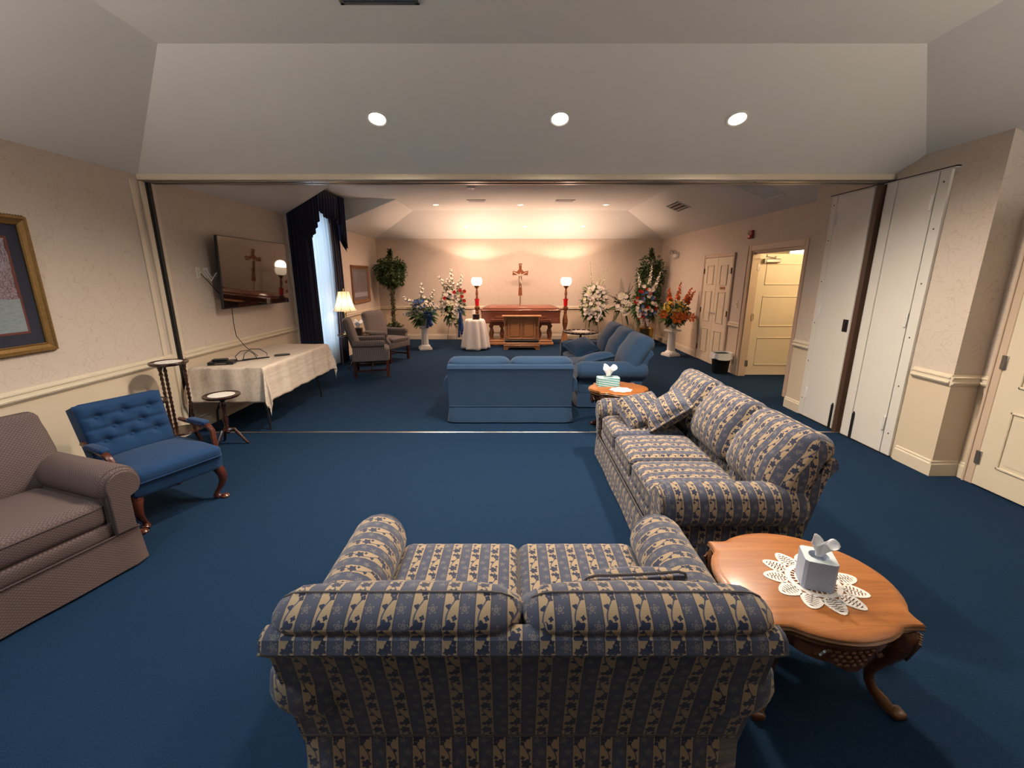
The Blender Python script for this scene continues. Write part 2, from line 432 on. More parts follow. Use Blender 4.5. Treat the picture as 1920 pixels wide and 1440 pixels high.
    def prism(s, poly, a0, a1, axis='x', mat=None, scale_ends=None):
        """poly: 2-D outline; axis x: (y,z), y: (x,z), z: (x,y)"""
        n = len(poly); st = [(a0, 1.0), (a1, 1.0)]
        if scale_ends:
            e, k = scale_ends; st = [(a0, 1-k), (a0+e*.3, 1-k*.35), (a0+e, 1.0), (a1-e, 1.0), (a1-e*.3, 1-k*.35), (a1, 1-k)]
        cx = sum(p[0] for p in poly)/n; cy = sum(p[1] for p in poly)/n
        vs = []
        for (a, k) in st:
            for (p, q) in poly:
                p2 = cx+(p-cx)*k; q2 = cy+(q-cy)*k
                vs.append({'x': (a, p2, q2), 'y': (p2, a, q2), 'z': (p2, q2, a)}[axis])
        fs = []
        for j in range(len(st)-1):
            for i in range(n): i2 = (i+1) % n; fs.append((j*n+i, j*n+i2, (j+1)*n+i2, (j+1)*n+i))
        fs.append(tuple(reversed(range(n)))); fs.append(tuple((len(st)-1)*n+i for i in range(n)))
        return s.add(vs, fs, mat)
    def cushion(s, c, d, r=0.05, puff=0.02, n=9, mat=None, pinch=0.0, puffxy=0.0, m=None):
        """rounded box with bulging faces"""
        T = Matrix.Translation(c); T = T @ mat if mat is not None else T
        hx, hy, hz = (a/2 for a in d); r = min(r, hx, hy, hz)
        cache = {}; vs = []; fs = []
        def ed(t):   # denser near edges
            return math.copysign(abs(t)**0.6, t)
        def vert(p):
            key = tuple(round(a, 5) for a in p)
            if key in cache: return cache[key]
            x, y, z = p
            q = Vector((x*hx, y*hy, z*hz)); inn = Vector((max(-hx+r, min(hx-r, q.x)), max(-hy+r, min(hy-r, q.y)), max(-hz+r, min(hz-r, q.z))))
            dd = q-inn
            if dd.length > 1e-9: q = inn+dd.normalized()*r
            q.z += puff*z*(1-x*x)*(1-y*y)
            q.y += puffxy*y*(1-x*x)*(1-z*z); q.x += puffxy*0.6*x*(1-y*y)*(1-z*z)
            if pinch:
                k = 1-pinch*(1-abs(x)**3)*abs(y)**3; k2 = 1-pinch*(1-abs(y)**3)*abs(x)**3; q.y *= k; q.x *= k2
                q.z *= 1-0.75*max(abs(x), abs(y))**4
            cache[key] = len(vs); vs.append(tuple(q)); return cache[key]
        L = [ed(-1+2*i/(n-1)) for i in range(n)]
        for a in range(3):
            o = [(a+1) % 3, (a+2) % 3]
            for sg in (-1, 1):
                for i in range(n-1):
                    for j in range(n-1):
                        q = []
                        for (ii, jj) in ((i, j), (i+1, j), (i+1, j+1), (i, j+1)):
                            k = [0, 0, 0]; k[a] = sg; k[o[0]] = L[ii]; k[o[1]] = L[jj]; q.append(vert(k))
                        if sg < 0: q.reverse()
                        if len(set(q)) >= 3: fs.append(tuple(dict.fromkeys(q)))
        return s.add(vs, fs, T)
    def mesh(s, name, mat, angle=40, smooth=True):
        me = bpy.data.meshes.new(name); me.from_pydata(s.v, [], s.f)
        if mat is not None: me.materials.append(mat)
        if s.uvm or any(u for u in s.uv):
            ul = me.uv_layers.new(name='UVMap'); k = 0
            for pi, p in enumerate(me.polygons):
                n = p.normal
                for li, l in enumerate(p.loop_indices):
                    if s.uv[pi] is not None: ul.data[l].uv = s.uv[pi][li]; continue
                    x, y, z = me.vertices[me.loops[l].vertex_index].co
                    if s.uvm == 'x': ul.data[l].uv = ((y if abs(n.x) > .85 else x), (y if abs(n.z) > abs(n.y) and abs(n.x) <= .85 else z))
                    else: ul.data[l].uv = ((x if abs(n.y) > .85 else y), (x if abs(n.z) > abs(n.x) and abs(n.y) <= .85 else z))
        if smooth:
            me.shade_smooth(); me.set_sharp_from_angle(angle=R(angle))
        me.update(); return me
    def obj(s, name, mat, parent=None, angle=40, smooth=True):
        o = bpy.data.objects.new(name, s.mesh(name, mat, angle, smooth)); COL.objects.link(o)
        if parent is not None: o.parent = parent
        return o

def thing(name, label, cat, loc=(0, 0, 0), rz=0.0, group=None):
    o = bpy.data.objects.new(name, None); COL.objects.link(o); o.empty_display_size = 0.1
    o.location = loc; o.rotation_euler = (0, 0, rz); o['label'] = label; o['category'] = cat
    if group: o['group'] = group
    return o
def tag(o, label, cat, group=None, loc=None, rz=None):
    o['label'] = label; o['category'] = cat
    if group: o['group'] = group
    if loc is not None: o.location = loc
    if rz is not None: o.rotation_euler = (0, 0, rz)
    return o
def struct(o): o['kind'] = 'structure'; return o
def stuff(o): o['kind'] = 'stuff'; return o
def kids(o): return [c for c in bpy.data.objects if c.parent is o]
def dup(o, loc=None, rz=None, label=None, group=None, parent=None, rot=None):
    c = o.copy(); COL.objects.link(c)
    if parent is not None: c.parent = parent
    for k in kids(o): dup(k, parent=c)
    if loc is not None: c.location = loc
    if rz is not None: c.rotation_euler = (0, 0, rz)
    if rot is not None: c.rotation_euler = rot
    if label: c['label'] = label
    if group: c['group'] = group
    return c
def inst(name, me, parent, loc, rot=(0, 0, 0), sc=1.0):
    o = bpy.data.objects.new(name, me); COL.objects.link(o); o.parent = parent; o.location = loc; o.rotation_euler = rot
    o.scale = (sc, sc, sc) if not isinstance(sc, tuple) else sc; return o
def rz_of(fx, fy): return math.atan2(fx, -fy)
def RX(a): return Matrix.Rotation(a, 4, 'X')
def RY(a): return Matrix.Rotation(a, 4, 'Y')
def RZ(a): return Matrix.Rotation(a, 4, 'Z')
def TT(*a): return Matrix.Translation(a)
mats()
# ================================================================ the room shell
def wallbox(name, boxes, mat=None):
    m = MB()
    for (x0, x1, y0, y1, z0, z1) in boxes: m.box(((x0+x1)/2, (y0+y1)/2, (z0+z1)/2), (x1-x0, y1-y0, z1-z0))
    return struct(m.obj(name, mat or M['wall'], smooth=False))
m = MB(); m.add([(XL-.1, YN-.1, 0), (6.4, YN-.1, 0), (6.4, YB+.1, 0), (XL-.1, YB+.1, 0), (XL-.1, YN-.1, -.05), (6.4, YN-.1, -.05), (6.4, YB+.1, -.05), (XL-.1, YB+.1, -.05)],
               [(0, 1, 2, 3), (7, 6, 5, 4), (0, 4, 5, 1), (1, 5, 6, 2), (2, 6, 7, 3), (3, 7, 4, 0)])
struct(m.obj('floor', M['carpet'], smooth=False))
WY0, WY1, WZ0, WZ1 = 7.45, 8.4, 0.35, 2.75
wallbox('wall_left', [(XL-.12, XL, YN, WY0, 0, 3.12), (XL-.12, XL, WY1, YB, 0, 3.12), (XL-.12, XL, WY0, WY1, 0, WZ0), (XL-.12, XL, WY0, WY1, WZ1, 3.12)])
wallbox('wall_back', [(XL-.12, XR+.1, YB, YB+.1, 0, 3.12)])
wallbox('wall_near', [(XL-.12, XR+.1, YN-.1, YN, 0, 3.12)])
DY0, DY1, DZ = 5.98, 7.30, 2.05
wallbox('wall_right', [(XR, XR+.1, 5.5, DY0, 0, 3.1), (XR, XR+.1, DY1, YB, 0, 3.1), (XR, XR+.1, DY0, DY1, DZ, 3.1), (3.82, XR+.1, YN, 3.45, 0, 3.1), (3.59, XR+.1, 3.45, 5.5, 0, 2.98)])
m = Mat('hall_paint', 0.8); m.color((0.66, 0.55, 0.40))
wallbox('wall_hall', [(XR+.1, 6.3, 8.45, 8.55, 0, 2.6), (XR+.1, 6.3, 5.1, 5.2, 0, 2.6), (6.2, 6.3, 5.1, 8.55, 0, 2.6)], m.m)
wallbox('ceiling', [(XR+.1, 6.3, 5.1, 8.55, 2.5, 2.6)], M['ceil'])

def slab(name, faces, mat, t=0.06):
    """thin solid from coplanar-ish ceiling faces, thickened upward"""
    m = MB()
    for q in faces:
        lo = [Vector(p) for p in q]; up = [p+Vector((0, 0, t)) for p in lo]; n = len(q)
        m.add(lo+up, [tuple(reversed(range(n))), tuple(range(n, 2*n))]+[(i, (i+1) % n, n+(i+1) % n, n+i) for i in range(n)])
    o = m.obj(name, mat, smooth=False)
    b = bmesh.new(); b.from_mesh(o.data); bmesh.ops.recalc_face_normals(b, faces=b.faces); b.to_mesh(o.data); b.free()
    return struct(o)
n0, n1 = YN+1.26, YH0-1.26
slab('ceiling', [[(TL, n0, H), (TR, n0, H), (TR, n1, H), (TL, n1, H)],
     [(XL, YH0, HL), (XR, YH0, HL), (TR, n1, H), (TL, n1, H)], [(XL, YN, HL), (XR, YN, HL), (TR, n0, H), (TL, n0, H)],
     [(XL, YN, HL), (XL, YH0, HL), (TL, n1, H), (TL, n0, H)], [(XR, YN, HL), (XR, YH0, HL), (TR, n1, H), (TR, n0, H)]], M['ceil'])
b0, b1 = YH1+1.28, YB-1.3
slab('ceiling', [[(TL, b0, H), (TR, b0, H), (TR, b1, H), (TL, b1, H)],
     [(XL, YH1, HL), (XR, YH1, HL), (TR, b0, H), (TL, b0, H)], [(XL, YB, HL), (XR, YB, HL), (TR, b1, H), (TL, b1, H)],
     [(XL, YH1, HL), (XL, 7.1, HL), (TL, 6.6, H), (TL, b0, H)], [(XL, 8.9, HL), (XL, YB, HL), (TL, b1, H), (TL, 8.9, H)],
     [(XR, YH1, HL), (XR, YB, HL), (TR, b1, H), (TR, b0, H)],
     [(TL, 6.6, H), (TL, 8.9, H), (XL, 8.9, H), (XL, 7.1, H)]], M['ceil'])
m = MB()      # the dormer's triangular cheeks
for (ya, yb, s) in ((7.115, 6.615, -1), (8.885, 8.885, 1)):
    p = [(XL, ya, HL-.004), (XL, ya, H+.05), (TL, yb, H+.05), (TL, yb, H-.004)]; q = [(a, b+s*.03, c) for a, b, c in p]
    m.add(p+q, [(0, 1, 2, 3), (7, 6, 5, 4), (0, 4, 5, 1), (1, 5, 6, 2), (2, 6, 7, 3), (3, 7, 4, 0)])
struct(m.obj('ceiling', M['ceil'], smooth=False))

# header beam with fascia and sliding-partition track
m = MB(); m.box(((XL+3.59)/2+.1, (YH0+YH1)/2, 2.80), (3.59-XL+.2, YH1-YH0-.02, .50)); m.box(((XL+3.59)/2, YH0-.008, 2.562), (3.59-XL, .03, .05), .004)
struct(m.obj('trim_1', M['trim'], smooth=False))
m = MB()
for (dy, w, z) in ((-.035, .05, 2.538), (.02, .035, 2.544), (.075, .05, 2.538)): m.box((0.045, 4.50+dy, z), (7.05, w, .02), .003)
m.box((0.045, 4.51, 2.553), (7.05, .19, .012))
tr = struct(m.obj('trim_2', M['track'], smooth=False))
m = MB()
for x in (-1.9, .4, 2.3): m.box((x, 4.47, 2.5265), (.006, .02, .003)); 
m.obj('joint', M['darkgap'], tr, smooth=False)

def molding(name, p0, p1, nrm, prof, mat='trim', kind=True):
    """run a (out, z) profile between two floor points, out = away from the wall"""
    a = Vector((*p0, 0)); b = Vector((*p1, 0)); n = Vector((*nrm, 0)); k = len(prof)
    vs = [tuple(a+n*o+Vector((0, 0, z))) for o, z in prof]+[tuple(b+n*o+Vector((0, 0, z))) for o, z in prof]
    m = MB(); m.add(vs, [(i, (i+1) % k, k+(i+1) % k, k+i) for i in range(k)]+[tuple(reversed(range(k))), tuple(range(k, 2*k))])
    o = m.obj(name, M[mat], smooth=False)
    bb = bmesh.new(); bb.from_mesh(o.data); bmesh.ops.recalc_face_normals(bb, faces=bb.faces); bb.to_mesh(o.data); bb.free()
    if kind: struct(o)
    return o
RAIL = [(0, .795), (.012, .795), (.016, .806), (.030, .812), (.034, .824), (.020, .832), (.018, .850), (.026, .856), (.026, .866), (.010, .872), (.008, .884), (0, .886)]
BASE = [(0, 0), (.018, 0), (.018, .105), (.010, .118), (.012, .128), (.004, .138), (0, .138)]
runs = [('left', (XL, YN), (XL, 4.44), (1, 0)), ('left', (XL, 4.56), (XL, 7.08), (1, 0)), ('left', (XL, 8.9), (XL, YB), (1, 0)), ('back', (XL, YB), (XR, YB), (0, -1)),
        ('right', (XR, 9.04), (XR, YB), (-1, 0)), ('right', (XR, 7.40), (XR, 7.80), (-1, 0)), ('right', (XR, 5.5), (XR, 5.88), (-1, 0)),
        ('right', (3.59, 5.19), (3.59, 5.5), (-1, 0)), ('right', (3.59, 3.45), (3.59, 3.80), (-1, 0)), ('right', (3.572, 3.45), (3.82, 3.45), (0, -1)), ('right', (3.59, 5.5), (XR, 5.5), (0, 1)),
        ('right', (3.82, 3.37), (3.82, 3.45), (-1, 0)), ('right', (3.82, YN), (3.82, 2.30), (-1, 0)), ('near', (XL, YN), (3.82, YN), (0, 1))]
seen = {}
for side, a, b, n in runs:
    molding('baseboard_'+side, a, b, n, BASE)
    molding('trim_3', a, b, n, RAIL)
# wall end beads beside the window alcove and beside the partition slot
m = MB(); m.box((XL+.012, 7.09, 1.29), (.024, .03, 2.58), .004); struct(m.obj('trim_4', M['trim'], smooth=False))
m = MB(); m.box((XL+.010, 4.435, 1.265), (.02, .055, 2.53), .003); m.box((XL+.010, 4.56, 1.265), (.02, .04, 2.53), .003); m.box((XL+.006, 4.33, 1.70), (.012, .05, 1.66), .003)
sl = struct(m.obj('trim_5', M['trim'], smooth=False))
m = MB(); m.box((XL+.011, 4.5, 1.265), (.022, .07, 2.53), .004); m.box((XL+.026, 4.5, 1.265), (.012, .03, 2.53), .003); m.obj('jamb_channel', M['darkgap'], sl, smooth=False)
# floor strip of the partition
m = MB(); m.box((-1.95, 4.50, .004), (2.68, .028, .010), .003); m.box((.35, 4.50, .0035), (1.95, .012, .009), .002); m.box((.93, 4.50, .005), (.16, .026, .012), .003); m.box((2.45, 4.50, .004), (2.28, .028, .010), .003)
struct(m.obj('trim_6', M['metal'], smooth=False))

# ---------------------------------------------------------------- doors
def frame_mb(y0, y1, z1, x, w=.075, d=.03, s=-1, jam=0.0):
    m = MB()
    m.box((x+s*d/2, y0-w/2, (z1+w)/2), (d, w, z1+w), .006); m.box((x+s*d/2, y1+w/2, (z1+w)/2), (d, w, z1+w), .006)
    m.box((x+s*d/2, (y0+y1)/2, z1+w/2), (d*.9, y1-y0+.002, w), .006)
    m.box((x+s*(d+.004), y0-w+.012, (z1+w)/2), (.012, .02, z1+w), .004); m.box((x+s*(d+.004), y1+w-.012, (z1+w)/2), (.012, .02, z1+w), .004)
    if jam: 
        for yy in (y0+.012, y1-.012): m.box((x-s*jam/2, yy, z1/2), (jam, .024, z1))
        m.box((x-s*jam/2, (y0+y1)/2, z1-.012), (jam, y1-y0-.05, .024))
        m.box((x-s*jam*.55, (y0+y1)/2, z1-.034), (.03, y1-y0-.06, .02))
    return m
def door_panels(parent, w, h, T, rows, side=-1, n=1, th=.04, mg=.12):
    """raised mouldings on a slab lying in local XZ plane, face towards side*Y"""
    pw = (w-mg*(n+1))/n
    for c in range(n):
        cx = -w/2+mg+pw/2+c*(pw+mg)
        for (za, zb) in rows:
            m = MB(); z0, z1 = za*h, zb*h; b = .018; f = side*(th/2+.006)
            for (x, z, a, d) in ((cx, z0+b/2, pw, b), (cx, z1-b/2, pw, b), (cx-pw/2+b/2, (z0+z1)/2, b, z1-z0), (cx+pw/2-b/2, (z0+z1)/2, b, z1-z0)):
                m.box((x, f, z), (a, .012, d), .004, T)
            m.box((cx, side*(th/2+.0015), (z0+z1)/2), (pw-.09, .003, z1-z0-.09), .0012, T)
            m.obj('raised_panel', M['door'], parent, smooth=False)
def lever(parent, T, s=1):
    """lever handle, T places the spindle; sticks out along -Y"""
    m = MB(); m.lathe([(.028, 0), (.028, .006), (.020, .012), (.011, .014), (.011, .05)], 16, mat=T @ RX(PI/2))
    m.tube([(0, -.045, 0), (s*.03, -.052, 0), (s*.07, -.050, .002), (s*.115, -.044, -.004)], [.010, .009, .008, .007], 8, mat=T)
    return m.obj('handle', M['metal'], parent)
def hinge(parent, c, d=(.02, .03, .10), mat='metal'):
    m = MB(); m.box(c, d, .003); m.tube([(c[0]-d[0]/2, c[1], c[2]-d[2]/2), (c[0]-d[0]/2, c[1], c[2]+d[2]/2)], .006, 8); return m.obj('hinge', M[mat], parent)
ROWS = ((.07, .31), (.38, .66), (.73, .93))
# open hall doorway, door_1
fr = struct(frame_mb(DY0, DY1, DZ, XR, .09, .03, -1, .12).obj('trim_7', M['frame'], smooth=False))
T = TT(XR+.13+.44, DY1+.035, 0)
m = MB(); m.box((0, 0, 1.01), (.88, .045, 2.0), .003, T); d1 = struct(m.obj('door_1', M['door'], smooth=False))
door_panels(d1, .88, 2.0, T, ((.09, .33), (.42, .67), (.76, .93)), mg=.13)
lever(d1, TT(XR+.13+.80, DY1+.012, .98), -1)
for z in (.22, 1.0, 1.80): hinge(d1, (XR+.115, DY1-.005, z), (.05, .05, .11))
m = MB(); m.box((XR+.13+.20, DY1-.02, 1.90), (.24, .055, .065), .012); m.box((XR+.13+.07, DY1-.02, 1.90), (.02, .06, .075), .004); m.obj('door_closer', M['metal'], d1, smooth=False)
m = MB(); m.tube([(XR+.13+.22, DY1-.05, 1.94), (XR+.13+.05, DY1-.09, 1.96), (XR+.13-.03, DY1-.25, 1.985)], .008, 6); m.tube([(XR+.13+.22, DY1-.05, 1.93), (XR+.13+.22, DY1-.05, 1.97)], .014, 8); m.obj('closer_arm', M['metal'], d1)
m = MB(); m.box((XR+.13+.80, DY1-.02, .05), (.02, .03, .06), .004); m.tube([(XR+.13+.80, DY1-.03, .06), (XR+.13+.77, DY1-.05, .02)], .006, 6); m.obj('door_stop', M['metal'], d1)
m = MB(); m.box((5.28, 8.435, 2.14), (.30, .03, .26), .004); tl = struct(m.obj('window_2', M['whitemetal'], smooth=False)); m = MB(); m.box((5.28, 8.415, 2.14), (.24, .012, .20)); m.obj('pane', emitter('transom_daylight', (.8, .9, 1.0), 2.5), tl, smooth=False)
lamp('hall_lamp', 'POINT', (4.7, 6.3, 2.3), 62, (1.0, 0.74, 0.42), .12)
# closet double doors, door_2
CY0, CY1 = 7.87, 8.97
fr = struct(frame_mb(CY0, CY1, 2.0, XR, .06, .022).obj('trim_8', M['frame'], smooth=False))
for k, (ya, yb) in enumerate(((CY0+.004, (CY0+CY1)/2-.002), ((CY0+CY1)/2+.002, CY1-.004))):
    w = yb-ya; T = TT(XR-.012, (ya+yb)/2, 0) @ RZ(-PI/2)
    m = MB(); m.box((0, 0, 1.0), (w, .02, 1.985), .003, T); d2 = struct(m.obj('door_2', M['door'], smooth=False))
    door_panels(d2, w, 2.0, T, ((.10, .33), (.40, .69), (.75, .93)), th=.02, mg=.13)
    lever(d2, TT(XR-.022, (ya+yb)/2+(w/2-.05)*(1 if k == 0 else -1), .98) @ RZ(-PI/2), (1 if k == 0 else -1))
    for z in (.25, 1.0, 1.75): hinge(d2, (XR-.028, yb+.002 if k else ya-.002, z), (.016, .024, .10), 'brownedge')
    if k == 0:
        m = MB(); m.box((XR-.026, (ya+yb)/2+.0, 1.445), (.008, .20, .055), .002); s_ = m.obj('sign', M['honey'], d2, smooth=False)
        m = MB(); 
        for i in range(6): m.box((XR-.0308, (ya+yb)/2-.05+.02*i, 1.445), (.002, .012, .014))
        m.obj('engraving', M['mahog'], s_, smooth=False)
# near right door, door_3
fr = struct(frame_mb(2.38, 3.29, 2.04, 3.82, .08, .03).obj('trim_9', M['frame'], smooth=False))
T = TT(3.80, (2.38+3.29)/2, 0) @ RZ(-PI/2)
m = MB(); m.box((0, 0, 1.02), (.905, .025, 2.02), .003, T); d3 = struct(m.obj('door_3', M['door'], smooth=False))
door_panels(d3, .905, 2.02, T, ((.10, .33), (.42, .68), (.76, .93)), th=.025, mg=.14)
for z in (.24, 1.02, 1.82): hinge(d3, (3.785, 3.285, z), (.016, .045, .11))
# partition pocket doors on the right-hand pier
def pocket(num, y0, y1, hy, seal):
    m = MB(); m.box((3.575, (y0+y1)/2, 1.262), (.03, y1-y0-.004, 2.50), .003); d = struct(m.obj('door_%d' % num, M['panel'], smooth=False))
    for z in (.30, 1.28, 2.27): hinge(d, (3.556, hy, z), (.012, .03, .13), 'whitemetal')
    return d
dA = pocket(4, 4.60, 5.10, 5.085, 1); dB = pocket(5, 3.94, 4.34, 3.955, 0)
m = MB(); m.box((3.575, 5.145, 1.262), (.026, .08, 2.50), .003); m.box((3.575, 3.885, 1.262), (.026, .10, 2.50), .003); m.box((3.573, 4.40, 1.262), (.034, .11, 2.50), .003); m.box((3.578, 4.5, 2.518), (.05, 1.40, .012))
pf = struct(m.obj('trim_10', M['panel'], smooth=False))
m = MB(); m.box((3.556, 4.52, 1.262), (.06, .055, 2.515), .006); m.obj('brown_seal', M['brownedge'], pf, smooth=False)
m = MB()
m.box((3.57, 4.50, 2.524), (.035, 1.42, .010)); m.box((3.575, 4.50, .004), (.03, 1.30, .008)); m.obj('dark_gap', M['darkgap'], pf, smooth=False)
for y in (5.145, 3.885):
    for z in (.22, .68, 1.13, 1.60, 2.05, 2.42):
        m = MB(); m.lathe([(.007, 0), (.006, .003), (.001, .005)], 8, mat=TT(3.562, y, z) @ RY(-PI/2)); m.obj('screw', M['darkgap'], pf)
m = MB(); m.box((3.556, 4.66, 1.15), (.010, .07, .13), .003); m.box((3.549, 4.66, 1.15), (.004, .03, .08)); m.obj('pull_handle', M['black'], dA, smooth=False)
for dd, y in ((dA, 4.625), (dB, 4.315)):
    m = MB(); m.box((3.552, y, .15), (.022, .022, .27), .004); m.tube([(3.552, y, .28), (3.552, y, .30)], .007, 8); m.obj('floor_bolt', M['black'], dd, smooth=False)

# ---------------------------------------------------------------- window with glass behind the drapes
m = MB()
yc, zc = (WY0+WY1)/2, (WZ0+WZ1)/2
for (y, z, a, b) in ((WY0+.03, zc, .06, WZ1-WZ0), (WY1-.03, zc, .06, WZ1-WZ0), (yc, WZ0+.03, WY1-WY0, .06), (yc, WZ1-.03, WY1-WY0, .06), (yc, zc, WY1-WY0, .05), (yc, zc, .025, WZ1-WZ0)):
    m.box((XL-.07, y, z), (.05, a, b), .004)
w1 = struct(m.obj('window_1', M['whitemetal'], smooth=False))
m = MB(); m.box((XL-.07, yc, zc), (.006, WY1-WY0-.1, WZ1-WZ0-.1)); m.obj('pane', M['glass'], w1, smooth=False)
po = lamp('window_portal', 'AREA', (XL-.14, yc, zc), 1, (1, 1, 1), 1, (0, -PI/2, 0)); po.data.shape = 'RECTANGLE'; po.data.size = WZ1-WZ0; po.data.size_y = WY1-WY0; po.data.cycles.is_portal = True

# ---------------------------------------------------------------- curtains
def drape(name, y0, y1, z0, z1, x, folds, amp, mat, parent=None, phase=0.0, flare=0.0, taper=0.0):
    def fn(u, v):
        z = z1+(z0-z1)*v; k = 1+flare*v
        y = (y0+y1)/2+(u-.5)*(y1-y0)*k
        a = amp*(0.55+.45*v)
        dx = a*math.sin(u*folds*2*PI+phase+.5*math.sin(v*3))+a*.35*math.sin(u*folds*4.3*PI+1+v)
        return (x+dx+.02*math.sin(v*4), y+taper*v*(u), z)
    nu = int(folds*12); m = MB(); m.grid(nu, 14, fn)
    f2 = lambda u, v: tuple(a+b for a, b in zip(fn(u, v), (-.006, 0, 0)))
    m.grid(nu, 14, f2); n = nu*14; e = []
    for j in range(13): e += [(j*nu, (j+1)*nu, n+(j+1)*nu, n+j*nu), (j*nu+nu-1, n+j*nu+nu-1, n+(j+1)*nu+nu-1, (j+1)*nu+nu-1)]
    for i in range(nu-1): e += [(13*nu+i, 13*nu+i+1, n+13*nu+i+1, n+13*nu+i)]
    m.f += e; m.uv += [None]*len(e)
    return m.obj(name, mat, parent, angle=80)
tag(drape('sheer_curtain', 7.30, 8.40, .02, 2.82, XL+.15, 8, .026, M['sheer'], flare=.06), 'white sheer voile curtain hanging between the two navy drapes', 'curtain')
def near_drape():
    pth = [(XL+.025, 7.125), (XL+.08, 7.135), (XL+.16, 7.12), (XL+.23, 7.13), (XL+.27, 7.16), (XL+.26, 7.22), (XL+.28, 7.28), (XL+.26, 7.35), (XL+.27, 7.38)]
    def fn(u, v, off=0.0):
        k = u*(len(pth)-1); i = min(int(k), len(pth)-2); f = k-i; x = pth[i][0]+(pth[i+1][0]-pth[i][0])*f; y = pth[i][1]+(pth[i+1][1]-pth[i][1])*f
        w = .016*math.sin(u*62)*(.5+.5*v); return (x+w*(1 if u > .5 else 0)+off*.7, y+w*(0 if u > .5 else 1)+off+.03*v*(1 if u > .6 else 0)-.0, 2.86-2.84*v)
    m = MB(); m.grid(96, 10, fn); m.grid(96, 10, lambda u, v: fn(u, v, .006)); return m.obj('drape', M['navy'], None, angle=80)
tag(near_drape(), 'dark navy drape panel nearest the wall mounted television', 'drape', 'navy window drapes')
d = tag(drape('drape', 8.20, 8.58, .02, 2.86, XL+.25, 4, .030, M['navy'], flare=.02), 'dark navy drape panel on the side of the small forest picture', 'drape', 'navy window drapes')
d = drape('edging', 8.185, 8.215, .02, 2.80, XL+.268, .5, .006, cloth('patterned_edging', (.03, .02, .03), (.16, .10, .09), 60), d)
# valance: a shaped pelmet with box, swags and tails
vt = thing('valance', 'navy pleated valance with pointed tails above the window drapes', 'valance', (0, 0, 0))
VX = XL+.37; m = MB(); m.box((XL+.19, 7.85, 3.02), (.34, 1.52, .04), .004); m.obj('pelmet_board', M['navy'], vt, smooth=False)
def vfn(u, v):
    y = 7.12+u*1.48
    low = .50+.10*math.cos(u*2*PI*2)*0+ (.30*abs(math.sin((u)*PI*2)) if False else 0)
    e = abs(u-.5)*2; low = .34+.10*abs(math.sin(u*PI*3))+.42*max(0, (e-.62)/.38)**1.2
    z = 3.05-v*low; a = .018*(.4+v)
    return (VX+a*math.sin(u*PI*2*13)+.01*math.sin(v*5), y, z)
m = MB(); m.grid(160, 9, vfn); m.grid(160, 9, lambda u, v: tuple(a+b for a, b in zip(vfn(u, v), (-.008, 0, 0)))); m.obj('swag', M['navy'], vt, angle=80)
for (yy, s) in ((7.11, -1), (8.61, 1)):
    def tfn(u, v, yy=yy, s=s): return (VX-u*.34, yy+.012*math.sin(u*PI*8)*s, 3.05-v*(.95-.62*u))
    m = MB(); m.grid(24, 8, tfn); m.grid(24, 8, lambda u, v: tuple(a+b for a, b in zip(tfn(u, v), (0, -.008*s, 0)))); m.obj('tail', M['navy'], vt, angle=80)
def jab(y0, y1, ln):
    def fn(u, v): return (VX+.03+.022*math.sin(u*PI*6), y0+(y1-y0)*u, 3.04-v*ln*(.62+.38*u if y1 > y0 else .62+.38*u))
    m = MB(); m.grid(40, 7, fn); m.grid(40, 7, lambda u, v: tuple(a+b for a, b in zip(fn(u, v), (-.006, 0, 0)))); return m.obj('jabot', M['navy'], vt, angle=80)
jab(8.34, 8.60, .88); jab(7.42, 7.14, .80)

# ---------------------------------------------------------------- ceiling lights, vents, detectors
def frame_from(nrm, loc):
    q = Vector(nrm).normalized().to_track_quat('Z', 'Y'); return Matrix.Translation(loc) @ q.to_matrix().to_4x4()
def downlight(loc, nrm, label, W_, col, bulb, r=.083, deep=.05, group='recessed ceiling lights', spot=R(162)):
    t = thing('recessed_light', label, 'ceiling light', loc, 0, group)
    F = frame_from(nrm, (0, 0, 0))
    m = MB(); m.lathe([(r, -.004), (r+.004, .004), (r-.004, .007), (r-.016, .005), (r-.022, -.001), (r-.02, -.003)], 32, mat=F); m.obj('trim_ring', M['whitemetal'], t)
    m = MB(); m.lathe([(r-.021, .0015), (r-.035, .003), (.0001, .004)], 28, mat=F); m.obj('lens', M[bulb], t)
    d = Vector(nrm).normalized()
    e = lamp('downlight_bulb', 'SPOT', Vector(loc)+d*.03, W_, col, .09, None, spot, .75)
    e.rotation_euler = (-(Vector((0, 0, 1))*.6+d*-.4)).to_track_quat('-Z', 'Y').to_euler()
    return t
nn = (0, -(H-HL), -1.26)
for x, lab in ((-1.04, 'left'), (.37, 'middle'), (1.74, 'right')):
    y = 3.754; downlight((x, y, near_slope_z(y)-.001), nn, 'bright round recessed light in the near sloped ceiling, %s of three' % lab, NEAR_W, NEAR_C, 'bulb')
downlight((-1.85, .70, H-.001), (0, 0, -1), 'added unseen fill light in the flat ceiling above the brown sofa', 150, (.60, .84, 1.0), 'bulb')  # added out of view: cool fill that brightens the carpet at lower left
for x, lab in ((-1.56, 'left'), (.175, 'middle'), (1.93, 'right')):
    downlight((x, 9.55, H-.001), (0, 0, -1), 'small recessed light in the flat back ceiling, %s of three' % lab, BACK_W, BACK_C, 'bulbw', .075, spot=R(160))
nb = (0, -(H-HL), -1.3)
for x, lab in ((-1.1, 'left'), (.31, 'middle'), (1.71, 'right')):
    downlight((x, 11.08, back_slope_z(11.08)-.001), nb, 'small recessed light in the slope above the back wall, %s of three' % lab, BACKSLOPE_W, BACK_C, 'bulbw', .055)

